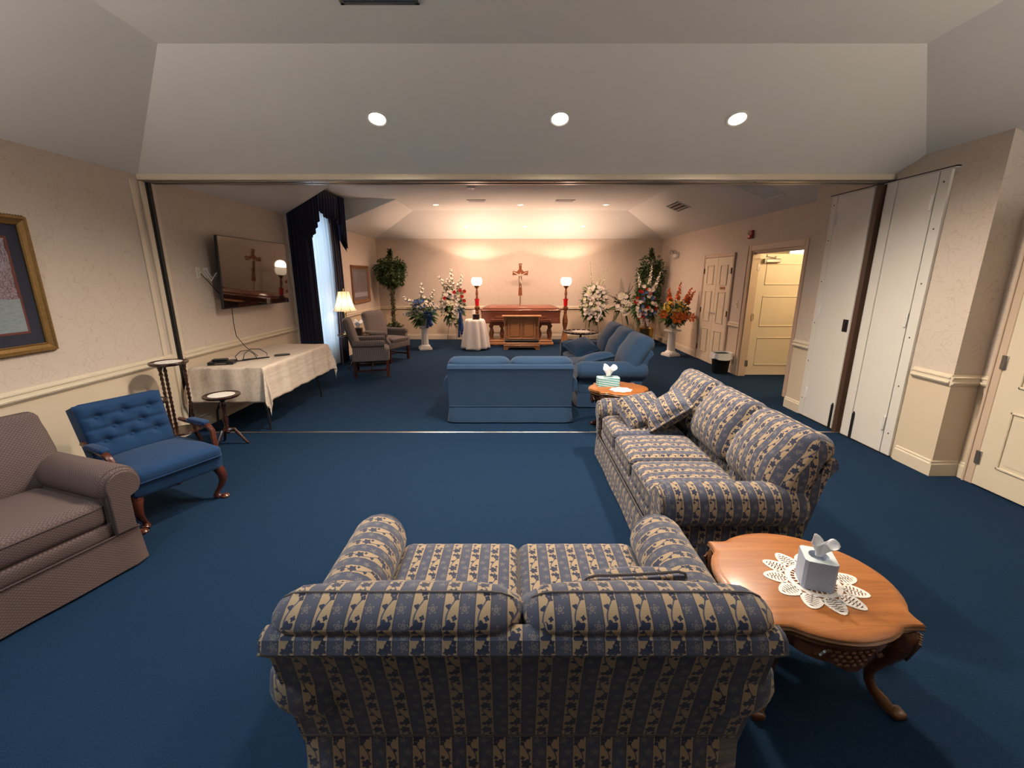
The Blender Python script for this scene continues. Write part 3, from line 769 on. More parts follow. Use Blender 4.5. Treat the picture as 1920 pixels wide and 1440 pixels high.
for x, yy in ((-3.2, .45), (3.45, .6)):      # two uplights added out of view as fill for the near ceiling
    t = thing('fill_uplight', 'added black fill uplight by the %s wall, outside the picture' % ('left' if x < 0 else 'right'), 'floor lamp', (x, yy, 0), 0, 'added fill uplights')
    m = MB(); m.lathe([(.001, 0), (.14, 0), (.14, .015), (.015, .03), (.012, 1.70), (.03, 1.72)], 20); m.obj('stand', M['black'], t)
    m = MB(); m.lathe([(.03, 1.72), (.12, 1.78), (.17, 1.84), (.165, 1.842), (.11, 1.79), (.02, 1.735)], 24); m.obj('bowl', M['black'], t)
    lamp('fill_uplight_bulb', 'SPOT', (x, yy, 1.80), FILL_W*(1.0 if x < 0 else .75), (1.0, .9, .8), .08, (PI, 0, 0), R(174), .12)

def vent(name, loc, nrm, w, l, nsl, label, rotz=0, mat='whitemetal', gap=.55, dark='darkgap'):
    t = thing(name, label, 'air vent', loc, 0); F = frame_from(nrm, (0, 0, 0)) @ RZ(rotz)
    m = MB(); 
    for (x, y, a, b) in ((-w/2+.012, 0, .024, l), (w/2-.012, 0, .024, l), (0, -l/2+.012, w, .024), (0, l/2-.012, w, .024)): m.box((x, y, .006), (a, b, .012), .003, F)
    m.obj('frame', M[mat], t, smooth=False)
    m = MB(); m.box((0, 0, .001), (w-.04, l-.04, .002), 0, F); m.obj('duct_backing', M[dark], t, smooth=False)
    for i in range(nsl):
        y = -l/2+.03+(l-.06)*(i+.5)/nsl; m = MB(); m.box((0, 0, 0), (w-.045, (l-.06)/nsl*gap, .0025), 0, F @ TT(0, y, .0065) @ RX(R(28))); m.obj('slat', M[mat], t, smooth=False)
    return t
vent('ceiling_vent', (-.69, 9.05, H-.001), (0, 0, -1), .36, .22, 6, 'rectangular slatted vent in flat back ceiling, left of the middle light', 0)
vent('ceiling_vent', (1.03, 9.05, H-.001), (0, 0, -1), .36, .22, 6, 'rectangular slatted vent in flat back ceiling, right of the middle light', 0)
rs = (-(H-HL), 0, -(XR-TR))
vent('ceiling_vent', (3.05, 8.55, right_slope_z(3.05)-.001), rs, .60, .30, 3, 'long pale grille in right ceiling slope nearer the far corner', 0, 'ceil', .93, 'track')
vent('ceiling_vent', (3.28, 6.32, right_slope_z(3.28)-.001), rs, .60, .46, 12, 'large louvred return grille in right ceiling slope close to the header', PI/2, 'whitemetal', .6)
vent('ceiling_vent', (-.70, 2.44, H-.001), (0, 0, -1), .42, .60, 9, 'metal ceiling vent cut off by the top edge of the picture', 0, 'track', .6)
t = thing('smoke_detector', 'small round white smoke detector on the back ceiling near the header', 'smoke detector', (-.67, 7.7, H-.001))
m = MB(); m.lathe([(.07, 0), (.07, -.012), (.055, -.03), (.001, -.036)], 24); m.obj('housing', M['whitemetal'], t); m = MB(); m.lathe([(.02, -.034), (.018, -.040), (.001, -.041)], 12); m.obj('sensor', M['track'], t)
# ================================================================ upholstered furniture
def arc(cx, cy, r, a0, a1, n): return [(cx+r*math.cos(R(a0+(a1-a0)*i/(n-1))), cy+r*math.sin(R(a0+(a1-a0)*i/(n-1)))) for i in range(n)]
def ell(rx, ry, n=28, c=(0, 0)): return [(c[0]+rx*math.cos(2*PI*i/n), c[1]+ry*math.sin(2*PI*i/n)) for i in range(n)]
def welt(parent, d, T, r, mat, zf=0.42, rr=.004, name='piping', puffz=0):
    """piping round the edge of a cushion of size d, in the cushion's frame"""
    hx, hy, hz = (a/2 for a in d); k = r*.55; pts = []
    for (sx, sy) in ((1, 1), (-1, 1), (-1, -1), (1, -1)):
        for q in range(5):
            a = {(1, 1): 0, (-1, 1): 90, (-1, -1): 180, (1, -1): 270}[(sx, sy)]+q*22.5
            pts.append((sx*(hx-r)+r*.98*math.cos(R(a)), sy*(hy-r)+r*.98*math.sin(R(a)), hz*zf))
    m = MB(); m.tube(pts, rr, 6, closed=True, mat=T); return m.obj(name, mat, parent)
def sofa(name, label, loc, rz, W_, D_, nb, ns, mat, skirt_h=.19, seat_z=.44, top=.71, ctop=.82, lean=.14, group=None, sausage=True, roll=.125, fluff=.035, cat='sofa', backw=None, arm_z=.485, armback=.13, overh=.035, cr=.085):
    t = thing(name, label, cat, loc, rz, group)
    hw, hd = W_/2, D_/2; bw = (backw or (W_-.14)); ax = hw-roll
    m = MB('x'); m.box((0, .01, .19), (W_-.20, D_-.12, .27), .02); m.obj('base', mat, t)
    # skirt: four hanging panels with kick pleats at the corners
    m = MB('x'); 
    def skf(u, v):
        per = [(-hw+.075, -hd+.015), (hw-.075, -hd+.015), (hw-.075, hd-.037), (-hw+.075, hd-.037)]
        k = u*4; i = int(k) % 4; f = k-int(k); a = per[i]; b = per[(i+1) % 4]
        x = a[0]+(b[0]-a[0])*f; y = a[1]+(b[1]-a[1])*f
        n = ((0, -1), (1, 0), (0, 1), (-1, 0))[i]
        pl = -.012 if f < .03 or f > .97 else 0.0
        o = .026*v+pl*v+.003*math.sin(f*19+i*2)*v
        return (x+n[0]*o, y+n[1]*o, skirt_h+.012-(skirt_h-.004)*v)
    def skuv(u, v):
        k = u*4; i = int(min(k, 3.999)); f = k-i; ln = (W_-.15, D_-.07)[i % 2]
        return (f*ln, v*skirt_h)
    m.grid(96, 4, skf, closeu=True, uvf=skuv); m.obj('skirt', mat, t, angle=60)
    m = MB(); 
    m.tube([(-hw+.075, -hd+.012, skirt_h+.014), (hw-.075, -hd+.012, skirt_h+.014), (hw-.072, hd-.035, skirt_h+.014), (-hw+.072, hd-.035, skirt_h+.014)], .006, 6, closed=True); m.obj('skirt_piping', mat, t)
    m = MB('x'); fz0, fz1 = skirt_h+.01, seat_z-.15; m.cushion((0, -hd+.085, (fz0+fz1)/2), (W_-3.1*roll, .13, fz1-fz0+.02), .03, 0, n=6); m.obj('front_rail', mat, t, 60)
    # back frame: a slab leaning backwards with a flat band along its top
    y0 = hd-.05
    prof = [(y0-.13, .14), (y0, .14), (y0+lean*.25, .30), (y0+lean*.72, top-.10), (y0+lean+.012, top-.035), (y0+lean, top), (y0+lean-.02, top+.012), (y0+lean-.045, top+.012), (y0+lean-.060, top-.01), (y0+lean-.13, top-.16), (y0-.10, .40)]
    m = MB('x'); m.prism(prof, -bw/2, bw/2, 'x', scale_ends=(.02, .05)); bf = m.obj('back_frame', mat, t, angle=35)
    m = MB(); 
    m.tube([(-bw/2+.012, y0+lean+.006, top-.034), (bw/2-.012, y0+lean+.006, top-.034)], .006, 6); m.obj('piping', mat, bf)
    # rolled arms
    for s in (-1, 1):
        m = MB('y')
        yb = y0-.02; yf = -hd+.01
        ring = [(s*ax+roll*math.cos(a)*1.0, arm_z+roll*math.sin(a)*.98) for a in [2*PI*i/20 for i in range(20)]]
        if s < 0: ring = ring[::-1]
        m.prism(ring, yf+.0, yb+armback, 'y', scale_ends=(.055, .42))
        def outline(r, x0, x1, zb):
            pts = [(ax+r*math.cos(R(q)), arm_z+r*math.sin(R(q))) for q in range(-38, 206, 12)]
            pts += [(ax-x0, arm_z-r*.55), (ax-x0, zb), (ax+x1, zb), (ax+x1, arm_z-r*.85)]
            return [(s*a_, b_) for a_, b_ in pts][::s]
        m.prism(outline(roll*.93, .095, .03, .15), yf+.03, yb, 'y')
        a = m.obj('arm', mat, t, angle=50)
        m = MB('y'); o2 = outline(roll*.78, .080, .02, skirt_h+.02); n_ = len(o2); cxm = s*(ax-.02); czm = (arm_z+skirt_h)/2
        lv = [(yf+.035, 1.0), (yf+.0, 1.0), (yf-.010, .96), (yf-.012, .90)]; vs = [(cxm+(p-cxm)*k, y_, czm+(q-czm)*(1-(1-k)*.4)) for y_, k in lv for p, q in o2]
        m.add(vs, [(j_*n_+i_, (j_+1)*n_+i_, (j_+1)*n_+(i_+1) % n_, j_*n_+(i_+1) % n_) for j_ in range(3) for i_ in range(n_)]+[tuple(3*n_+i_ for i_ in range(n_))])
        m.obj('arm_front', mat, a, 40)
        m = MB(); m.tube([(p, yf+.002, q) for p, q in o2], .0045, 6, closed=True); m.obj('piping', mat, a)
    # seat cushions
    si = W_-4*roll+.05; sw = si/ns; sd = D_-.25
    for i in range(ns):
        cx = -si/2+sw*(i+.5); m = MB('x'); c = (cx, -hd+.02+sd/2, seat_z-.075); d = (sw-.006, sd, .15)
        m.cushion(c, d, .045, .022); o = m.obj('seat_cushion', mat, t, 60)
        welt(o, d, TT(*c), .045, mat, .55)
    # back cushions
    cw = bw/nb; hgt = ctop-.40
    for i in range(nb):
        cx = -bw/2+cw*(i+.5); tilt = math.atan2(lean, .5)+.06
        T = TT(cx, y0+lean-.172, .40+hgt/2) @ RX(-tilt) @ TT(0, 0, 0)
        d = (cw-.008, .20, hgt+.01); m = MB('x'); m.cushion((0, 0, 0), d, cr, 0.0, mat=None, puffxy=fluff, m=None)
        m.v = [tuple(T @ Vector(v)) for v in m.v]
        m.v = [(v[0], v[1]+overh*max(0, min(1, (v[2]-top+.02)/.05)), v[2]) for v in m.v]; o = m.obj('back_cushion', mat, t, 60)
        pts = []
        for (sx, sz, a0) in ((1, 1, 0), (-1, 1, 90), (-1, -1, 180), (1, -1, 270)):
            for q in range(5):
                a = R(a0+q*22.5); k = math.sqrt(max(0, cr*cr-max(0, .045-(.10-cr))**2)); pts.append((sx*(d[0]/2-cr)+k*math.cos(a), -.045, sz*(d[2]/2-cr)+k*math.sin(a)))
        pts = [T @ Vector(q) for q in pts]; pts = [(q.x, q.y+overh*max(0, min(1, (q.z-top+.02)/.05)), q.z) for q in pts]
        m = MB(); m.tube(pts, .0035, 6, closed=True); m.obj('piping', mat, o)
    return t

def throw_pillow(label, loc, rot, mat, d=(.44, .44, .15), group=None):
    m = MB('x'); m.cushion((0, 0, 0), d, .07, .03, n=11, pinch=.10)
    hx = d[0]/2; 
    o = m.obj('throw_pillow', mat, None, 70); tag(o, label, 'pillow', group); o.location = loc; o.rotation_euler = rot
    pts = [] 
    for i in range(40):
        a = 2*PI*i/40; c, s_ = math.cos(a), math.sin(a); k = 1/max(abs(c), abs(s_)); x, y = c*k, s_*k
        q = 1-.10*(1-abs(x)**3)*abs(y)**3; q2 = 1-.10*(1-abs(y)**3)*abs(x)**3
        rr = math.hypot(x, y); lim = 1.22
        f = min(1, lim/rr); pts.append((x*hx*q2*f*.985, y*hx*q*f*.985, 0))
    m = MB(); m.tube(pts, .005, 6, closed=True); m.obj('piping', mat, o)
    return o

# foreground patterned loveseat (seen from behind)
sofa('loveseat', 'vine striped loveseat in the foreground, seen from behind', (.03, 1.49, 0), PI, 1.57, .84, 2, 2, M['damask'], backw=1.44, top=.715, ctop=.785, lean=.15, arm_z=.445, armback=.10, seat_z=.41, overh=.05, skirt_h=.20)
throw_pillow('vine striped throw pillow lying on the right seat of the foreground loveseat', (.42, 1.345, .520), (R(-68), 0, R(4)), M['damask'], (.40, .34, .13), 'vine striped pillows')
# long patterned sofa
sofa('sofa', 'long vine striped three seat sofa beside the carved table', (1.225, 3.06, 0), -PI/2, 1.96, .84, 3, 3, M['damask'], backw=1.82, top=.71, ctop=.845, lean=.15, fluff=.05, arm_z=.432, armback=.04, seat_z=.43)
throw_pillow('vine striped throw pillow leaning on the far arm of the long sofa, front one', (1.13, 3.60, .53), (R(24), R(-8), R(12)), M['damask'], (.44, .44, .15), 'vine striped pillows')
throw_pillow('vine striped throw pillow wedged behind another by the sofa back', (1.30, 3.50, .57), (R(8), R(-38), R(-14)), M['damask'], (.44, .44, .14), 'vine striped pillows')
# blue loveseat and blue sofa
sofa('loveseat', 'plain blue loveseat with its back to the camera, beyond the floor strip', (-.02, 5.20, 0), PI, 1.56, .84, 2, 2, M['blue'], backw=1.42, top=.69, ctop=.765, lean=.05, armback=-.02, arm_z=.45)
sofa('sofa', 'plain blue three seat sofa at right angles to the blue loveseat', (1.25, 6.42, 0), -PI/2, 2.14, .84, 3, 3, M['blue'], backw=2.02, top=.74, ctop=.93, lean=.16, fluff=.07, arm_z=.48)
throw_pillow('blue throw pillow at the far end of the blue sofa', (1.12, 6.98, .54), (R(20), R(-14), R(20)), M['blue'], (.48, .48, .16), 'blue throw pillows')
throw_pillow('blue throw pillow at the near end of the blue sofa', (1.13, 5.86, .54), (R(-14), R(-12), R(10)), M['blue'], (.48, .48, .16), 'blue throw pillows')
# brown sofa at the left edge
f = Vector((.947, -.32)).normalized(); d_ = Vector((-f.y, f.x))   # facing, and along the front towards the far end
fc = Vector((-2.20, 2.33)); wid = 1.45; cen = fc-d_*(wid/2-.045)-f*.41
sofa('loveseat', 'mauve brown lattice fabric sofa cut off by the left edge', (cen.x, cen.y, 0), rz_of(f.x, f.y), wid, .84, 2, 2, M['lattice'], top=.74, ctop=.86, seat_z=.46, roll=.11, arm_z=.51, lean=.10, skirt_h=.22, cat='sofa', armback=-.03, fluff=.02, cr=.045)

# ---- tufted blue armchair with open wooden arms
def cabriole(m, x, y, z1, dx, dy, w=.032, s=1.0):
    pts = []; rs = []
    for i in range(11):
        t = i/10; z = z1*(1-t); off = (math.sin(t*PI*1.25)*.040-.030*t*t+ (.050*(t-.86)/.14 if t > .86 else 0))*s
        pts.append((x+dx*off, y+dy*off, max(z, .012))); rs.append(w*(1.15-.75*min(t, .85)/.85) if t < .9 else w*.72)
    m.tube(pts, rs, 10)
    m.lathe([(.001, 0), (w*.85, .002), (w*.95, .012), (w*.6, .026), (.001, .03)], 12, (x+dx*(.03*s), y+dy*(.03*s), 0))
ft = Vector((.90, -.43)).normalized()
ct = Vector((-2.59, 2.945))
t = thing('armchair', 'button tufted royal blue armchair with open wooden arms', 'armchair', (ct.x, ct.y, 0), rz_of(ft.x, ft.y))
m = MB(); m.cushion((0, -.02, .305), (.58, .56, .12), .03, .004); m.obj('seat_rail', M['tuft'], t, 60)
m = MB(); c, dd = (0, -.045, .385), (.565, .56, .10); m.cushion(c, dd, .04, .030, n=13); so = m.obj('seat_cushion', M['tuft'], t, 60); welt(so, dd, TT(*c), .04, M['tuft'], -.5, .005)
# tufted back: a slab whose front face is dimpled at the buttons
BT = TT(-.030, .270, .592) @ RX(R(-19)) @ Matrix.Diagonal((.88, 1, 1, 1))
btn = [(x, z) for z, xs in ((.115, (-.15, .15)), (.02, (-.20, 0, .20)), (-.075, (-.15, .15)), (.19, (0,)), (-.15, (0,))) for x in xs]
btn = [(-.17, .10), (0.0, .115), (.17, .10), (-.085, .02), (.09, .02), (-.17, -.07), (0, -.065), (.17, -.07)]
def tuftf(u, v):
    x = (u-.5)*.56; z = (v-.5)*.42; e = min(1, (1-abs(u-.5)*2)*7)*min(1, (1-abs(v-.5)*2)*5); y = -.05-.035*e**.5
    for bx, bz in btn: y += .030*math.exp(-((x-bx)**2+(z-bz)**2)/.0012)*e
    for zz in (.11, .02, -.068): y += .013*math.exp(-((z-zz)**2)/.00018)*e
    return (x*(1+.05*v), y, z+.0*x)
m = MB(); m.grid(57, 43, tuftf); m.prism([(-.28, -.21), (.28, -.21), (.294, .205), (.25, .216), (-.25, .216), (-.294, .205)], 0, 1, 'y', mat=Matrix.Diagonal((1, .11, 1, 1)) @ TT(0, -.5, 0))
m.v = [tuple(BT @ Vector(v)) for v in m.v]; bk = m.obj('backrest', M['tuft'], t, 60)
for bx, bz in btn:
    m = MB(); m.lathe([(.010, -.003), (.009, .002), (.004, .005), (.0005, .0055)], 12, mat=BT @ TT(bx*1.03, -.055, bz) @ RX(PI/2)); m.obj('button', M['tuft'], bk)
for s in (-1, 1):
    m = MB(); m.tube([(s*.295, -.20, .30), (s*.305, -.19, .42), (s*.315, -.17, .515), (s*.315, -.13, .545), (s*.31, .02, .55), (s*.30, .22, .56)], [.020, .019, .021, .022, .018, .016], 8); a = m.obj('arm', M['redleg'], t)
    m = MB(); m.cushion((s*.312, -.005, .568), (.058, .23, .036), .016, .004, n=6); m.obj('arm_pad', M['tuft'], a, 60)
    m = MB(); cabriole(m, s*.25, -.25, .27, s*.7, -.7, .034); m.obj('leg', M['redleg'], t)
    m = MB(); m.tube([(s*.24, .22, .26), (s*.24, .26, .10), (s*.24, .29, .0)], [.024, .019, .015], 8); m.obj('leg', M['redleg'], t)

# ---- grey pinstripe wing-less armchairs with straight mahogany legs
def grey_chair(loc, fx, fy, label):
    t = thing('armchair', label, 'armchair', (*loc, 0), rz_of(fx, fy), 'grey pinstripe armchairs')
    m = MB('x'); m.cushion((0, -.01, .335), (.62, .60, .13), .03, .004); m.obj('seat_rail', M['pin'], t, 60)
    m = MB('x'); c = (0, -.05, .425); dd = (.50, .52, .11); m.cushion(c, dd, .045, .02); o = m.obj('seat_cushion', M['pin'], t, 60); welt(o, dd, TT(*c), .045, M['pin'], .5, .004)
    T = TT(0, .27, .66) @ RX(R(-15)); m = MB('x'); prof = []
    m.cushion((0, 0, 0), (.58, .10, .62), .045, 0, puffxy=.012); m.v = [tuple(T @ Vector((v[0]*(1+.06*v[2]), v[1], v[2]+(.03*(1-(v[0]/.29)**2) if v[2] > .2 else 0)))) for v in m.v]; m.obj('backrest', M['pin'], t, 60)
    for s in (-1, 1):
        m = MB('y'); ring = [(s*.315+.062*math.cos(a), .575+.055*math.sin(a)) for a in [2*PI*i/16*s for i in range(16)]]
        m.prism(ring, -.24, .27, 'y', scale_ends=(.03, .3))
        side = [(-.30, .29), (.27, .29), (.27, .58), (-.20, .58), (-.235, .52), (-.25, .46), (-.29, .43), (-.30, .40)]
        m.prism(side, s*.268, s*.325, 'x'); o = m.obj('arm', M['pin'], t, 45)
        m = MB(); m.tube([(s*.325, y, z) for y, z in side[2:]], .005, 6); m.obj('piping', M['petalw'] if False else M['pin'], o)
        for y in (-.27, .25):
            m = MB(); m.box((s*.285, y, .14), (.045, .045, .28), .005); m.obj('leg', M['redleg'] if y < 0 else M['mahog'], t, smooth=False)
        m = MB(); m.box((s*.285, -.01, .12), (.02, .48, .03), .003); m.obj('stretcher', M['mahog'], t, smooth=False)
    m = MB(); m.box((0, -.01, .12), (.55, .02, .03), .003); m.obj('stretcher', M['mahog'], t, smooth=False)
    return t
grey_chair((-2.44, 7.43), .96, .26, 'grey pinstripe armchair nearer the camera, seen from its side')
grey_chair((-2.50, 8.70), .92, -.40, 'grey pinstripe armchair farther away, beneath the leafy tree')

# ================================================================ tables
def serp(hx, hy, bx, by, n=14, cr=.03):
    """serpentine rectangle outline: pointed corners, bulging sides with an ogee at each end"""
    pts = []
    def side(p, q, nrm, b):
        for i in range(n):
            t = i/n; w = math.sin(PI*t)**1.6; dip = -.16*b*(math.sin(2*PI*t*2) if False else (math.exp(-((t-.13)/.07)**2)+math.exp(-((t-.87)/.07)**2)))*1.6
            o = b*w+dip; pts.append((p[0]+(q[0]-p[0])*t+nrm[0]*o, p[1]+(q[1]-p[1])*t+nrm[1]*o))
    side((hx, -hy), (hx, hy), (1, 0), bx); side((hx, hy), (-hx, hy), (0, 1), by); side((-hx, hy), (-hx, -hy), (-1, 0), bx); side((-hx, -hy), (hx, -hy), (0, -1), by)
    return pts
def stack(m, poly, levels, T=None):
    """loft one outline through (z, inset) levels"""
    n = len(poly); vs = []; L = [math.hypot(*p) for p in poly]
    for z, ins in levels:
        for p, l in zip(poly, L): k = (l-ins)/l; vs.append((p[0]*k, p[1]*k, z))
    fs = [(j*n+i, j*n+(i+1) % n, (j+1)*n+(i+1) % n, (j+1)*n+i) for j in range(len(levels)-1) for i in range(n)]
    fs += [tuple(reversed(range(n))), tuple((len(levels)-1)*n+i for i in range(n))]
    m.add(vs, fs, T)
def carved_table(name, label, loc, rz, hx, hy, b, top_z, mat_top, mat_body, cat='table', legs4=True):
    t = thing(name, label, cat, (*loc, 0), rz)
    P = serp(hx, hy, b, b)
    m = MB(); stack(m, P, [(top_z-.020, .016), (top_z-.012, .002), (top_z-.006, .008), (top_z, .030)]); m.obj('tabletop', mat_top, t, 30)
    m = MB(); stack(m, P, [(top_z-.062, .030), (top_z-.056, .014), (top_z-.046, .012), (top_z-.041, .020), (top_z-.036, .006), (top_z-.026, -.002), (top_z-.017, .008), (top_z-.013, .0)]); m.obj('edge_moulding', M['oakedge'], t, 30)
    # apron with a scalloped lower edge
    Q = serp(hx-.028, hy-.028, b*.95, b*.95, 14); n = len(Q); vs = []
    for i, p in enumerate(Q):
        f = (i % 14)/14; low = .075+.055*math.exp(-((f-.5)/.16)**2)-.012*math.sin(f*PI*6)
        for z, k in ((top_z-.058, 1.0), (top_z-.042-low, 1.0), (top_z-.042-low, .95), (top_z-.058, .95)): vs.append((p[0]*k, p[1]*k, z))
    fs = []
    for i in range(n):
        j = (i+1) % n
        for k in range(4): fs.append((i*4+k, i*4+(k+1) % 4, j*4+(k+1) % 4, j*4+k))
    m = MB(); m.add(vs, [tuple(reversed(f)) for f in fs]); ap = m.obj('apron', mat_body, t, 30)
    for sx, sy, nx, ny in ((0, -1, 0, -1), (1, 0, 1, 0), (0, 1, 0, 1), (-1, 0, -1, 0)):   # carved shells in the middle of each side
        m = MB(); cx, cy = sx*(hx-.028+b*.95), sy*(hy-.028+b*.95)
        for r_ in range(4):
            for c_ in range(7-r_):
                a = (c_-(6-r_)/2)*.026; z = top_z-.086-r_*.018
                m.cushion((cx+(a if ny else nx*-.003*abs(a*30)**1.5), cy+(a if nx else ny*-.003*abs(a*30)**1.5), z), (.022, .022, .020), .01, 0, n=4)
        for sg in (-1, 1):
            pts = [((sg*(.07+.05*q), 0, .012*math.sin(q*6)) ) for q in [i/8 for i in range(9)]]
            m.tube([((cx+p[0]) if ny else cx-nx*abs(p[0])*.12, (cy+p[0]) if nx else cy-ny*abs(p[0])*.12, top_z-.10+p[2]) for p in pts], .008, 6)
        m.obj('carved_shell', mat_body, ap)
    for sx in (-1, 1):
        for sy in (-1, 1):
            m = MB(); x, y = sx*(hx-.05), sy*(hy-.05); pts = []; rs = []
            q = .7071; 
            for i in range(15):
                tt = i/14; z = (top_z-.05)*(1-tt)+.014*tt; off = .035*math.sin(tt*PI*1.1)-.045*tt+(.075*((tt-.85)/.15)**1.0 if tt > .85 else 0)
                off = .018*math.exp(-((tt-.12)/.16)**2)-.050*math.exp(-((tt-.68)/.24)**2)+.045*max(0, (tt-.85)/.15)
                pts.append((x+sx*q*off, y+sy*q*off, z)); rs.append([.040, .046, .048, .045, .039, .033, .028, .024, .021, .019, .018, .018, .019, .024, .020][i])
            m.tube(pts, rs, 10); lg = m.obj('leg', mat_body, t)
            m = MB(); m.cushion((pts[-1][0]+sx*.012, pts[-1][1]+sy*.012, .018), (.055, .055, .034), .016, .004, n=5); m.obj('foot', mat_body, lg)
            m = MB()
            for k in range(5):
                a = (k-2)*.011; m.tube([(pts[1][0]+sx*.034-sy*0+(-a*sx if True else 0), pts[1][1]+sy*.034+a*sy, top_z-.07), (pts[4][0]+sx*.026-a*.5*sx, pts[4][1]+sy*.026+a*.5*sy, top_z-.17)], .006, 5)
            m.obj('acanthus', mat_body, lg)
    return t
carved_table('side_table', 'carved oak side table with serpentine top beside the foreground loveseat', (1.225, 1.585), 0, .285, .262, .07, .44, M['oak'], M['oakdark'])
carved_table('side_table', 'round edged wooden end table between patterned sofa and blue sofa', (1.15, 4.56), 0, .235, .215, .085, .50, M['oak'], M['mahog'])

def doily(label, loc, rz, rx, ry, npet, mat, r0=.45, thick=.0015):
    """crocheted doily: dense centre, a ring of open-work petals"""
    m = MB(); n = 48
    for (ra, rb) in ((.80, 1.0), (.52, .66), (.001, .34)):
        m.grid(n, 2, lambda u, v: ((ra+(rb-ra)*v)*r0*math.cos(2*PI*u), (ra+(rb-ra)*v)*r0*math.sin(2*PI*u), 1), closeu=True)
    for k in range(26):
        m.add([(.3*r0, -.018*r0, 1), (.85*r0, -.03*r0, 1), (.85*r0, .03*r0, 1), (.3*r0, .018*r0, 1)], [(0, 1, 2, 3)], RZ(2*PI*k/26))
    for k in range(npet):
        a = 2*PI*k/npet; L0, L1 = r0*.95, 1.0; w = PI*.78*r0/npet*2.0
        out = []; inn = []
        for i in range(17):
            t = i/16*PI*2; px = L0+(L1-L0)*(.5-.5*math.cos(t)); pw = w*math.sin(t)*(1.05-.35*(px-L0)/(L1-L0))
            jj = 1+.03*math.cos(t*14); out.append((px*jj, pw*jj)); inn.append((L0+.02+(px-L0)*.86, pw*.62))
        for z in (0, 1):
            pass
        T = RZ(a); nn_ = 17; vs = [(x, y, 1.0) for x, y in out]+[(x, y, 1.0) for x, y in inn]
        m.add(vs, [(i, i+1, nn_+i+1, nn_+i) for i in range(16)], T)
        m.add([(L0, -.035*r0, 1), (L1*.90, -.012, 1), (L1*.90, .012, 1), (L0, .035*r0, 1)], [(0, 1, 2, 3)], T)
        for q in range(6):
            x = L0+.03+(L1-L0)*.80*(q+.5)/6; wd = w*math.sin(PI*(.5+.5*(x-L0)/(L1-L0)))*.0+w*.75*math.sin(PI*min(1, (x-L0)/(L1-L0)*1.0))
            m.add([(x-.02, -wd, 1), (x+.02, -wd, 1), (x+.02, wd, 1), (x-.02, wd, 1)], [(0, 1, 2, 3)], T)
    m.v = [(x*rx, y*ry, z*thick) for x, y, z in m.v]
    o = m.obj('doily', mat, None, smooth=False); tag(o, label, 'doily'); o.location = loc; o.rotation_euler = (0, 0, rz)
    s_ = o.modifiers.new('thick', 'SOLIDIFY'); s_.thickness = .001; s_.offset = 1; return o
def tissue_box(label, loc, rz, d, mat, hole=(.045, .03), tuft=1.0, group=None, oval=True):
    x, y, z = d; t = thing('tissue_box', label, 'tissue box', loc, rz, group)
    # carton with an oval opening cut in its lid
    m = MB(); n = 32; a_, b_ = hole; outer = []; inner = []
    for i in range(n):
        a = 2*PI*(i+.5)/n; c, s_ = math.cos(a), math.sin(a); k = 1/max(abs(c), abs(s_)); k2 = k if abs(c*k) > .999 or abs(s_*k) > .999 else k
        outer.append((c*k*x/2, s_*k*y/2)); inner.append((c*a_, s_*b_))
    vs = [(p, q, 0) for p, q in outer]+[(p, q, z) for p, q in outer]+[(p, q, z) for p, q in inner]+[(p*.97, q*.97, z-.03) for p, q in inner]
    fs = []
    for i in range(n):
        j = (i+1) % n
        for lv in range(3): fs.append((lv*n+i, lv*n+j, (lv+1)*n+j, (lv+1)*n+i))
    fs.append(tuple(reversed(range(n)))); fs.append(tuple(3*n+i for i in range(n)))
    m.add(vs, fs); m.obj('carton', mat, t, smooth=False)
    random.seed(int(loc[0]*100)+5)
    def tf(u, v):
        a = u*2*PI; r = (.012+.030*v**1.3)*(1+.45*math.sin(a*2+1+v)+.18*math.sin(a*5+v*3))*tuft
        return (r*math.cos(a)+.012*v, r*math.sin(a)*.7, z-.015+(.015+.085*v+.018*v*math.sin(a*3+.6)+.012*v*math.sin(a))*tuft)
    m = MB(); m.grid(28, 9, tf, closeu=True); o = m.obj('tissue', M['paper'], t, 70)
    sm = o.modifiers.new('thick', 'SOLIDIFY'); sm.thickness = .001
    return t
wave = tissue_print('wave_print_carton', (.24, .28, .38), (.42, .46, .55), (.52, .58, .61), 900.0)
teal = tissue_print('teal_print_carton', (.12, .36, .40), (.50, .66, .64), (.42, .60, .60), 260.0)
doily('white crocheted lace doily under the tissue box on the oak table', (1.25, 1.555, .4410), R(38), .185, .185, 11, M['lace'], .55)
tissue_box('cube tissue box with pale wave print standing on the lace doily', (1.245, 1.545, .4432), R(-20), (.115, .115, .125), wave, (.036, .036), .78)
tissue_box('flat teal patterned tissue box on the far end table', (1.05, 4.63, .5005), R(5), (.235, .12, .095), teal, (.055, .026), 1.25)
m = MB(); pl = [(.105*(1+.10*math.cos(8*a))*math.cos(a)*1.05, .10*(1+.10*math.cos(8*a))*math.sin(a)) for a in [2*PI*i/64 for i in range(64)]]; m.prism(pl, 0, .002, 'z')
o = m.obj('doily', M['paper'], None, smooth=False); tag(o, 'plain white doily in front of the teal tissue box', 'doily'); o.location = (1.15, 4.44, .5004)

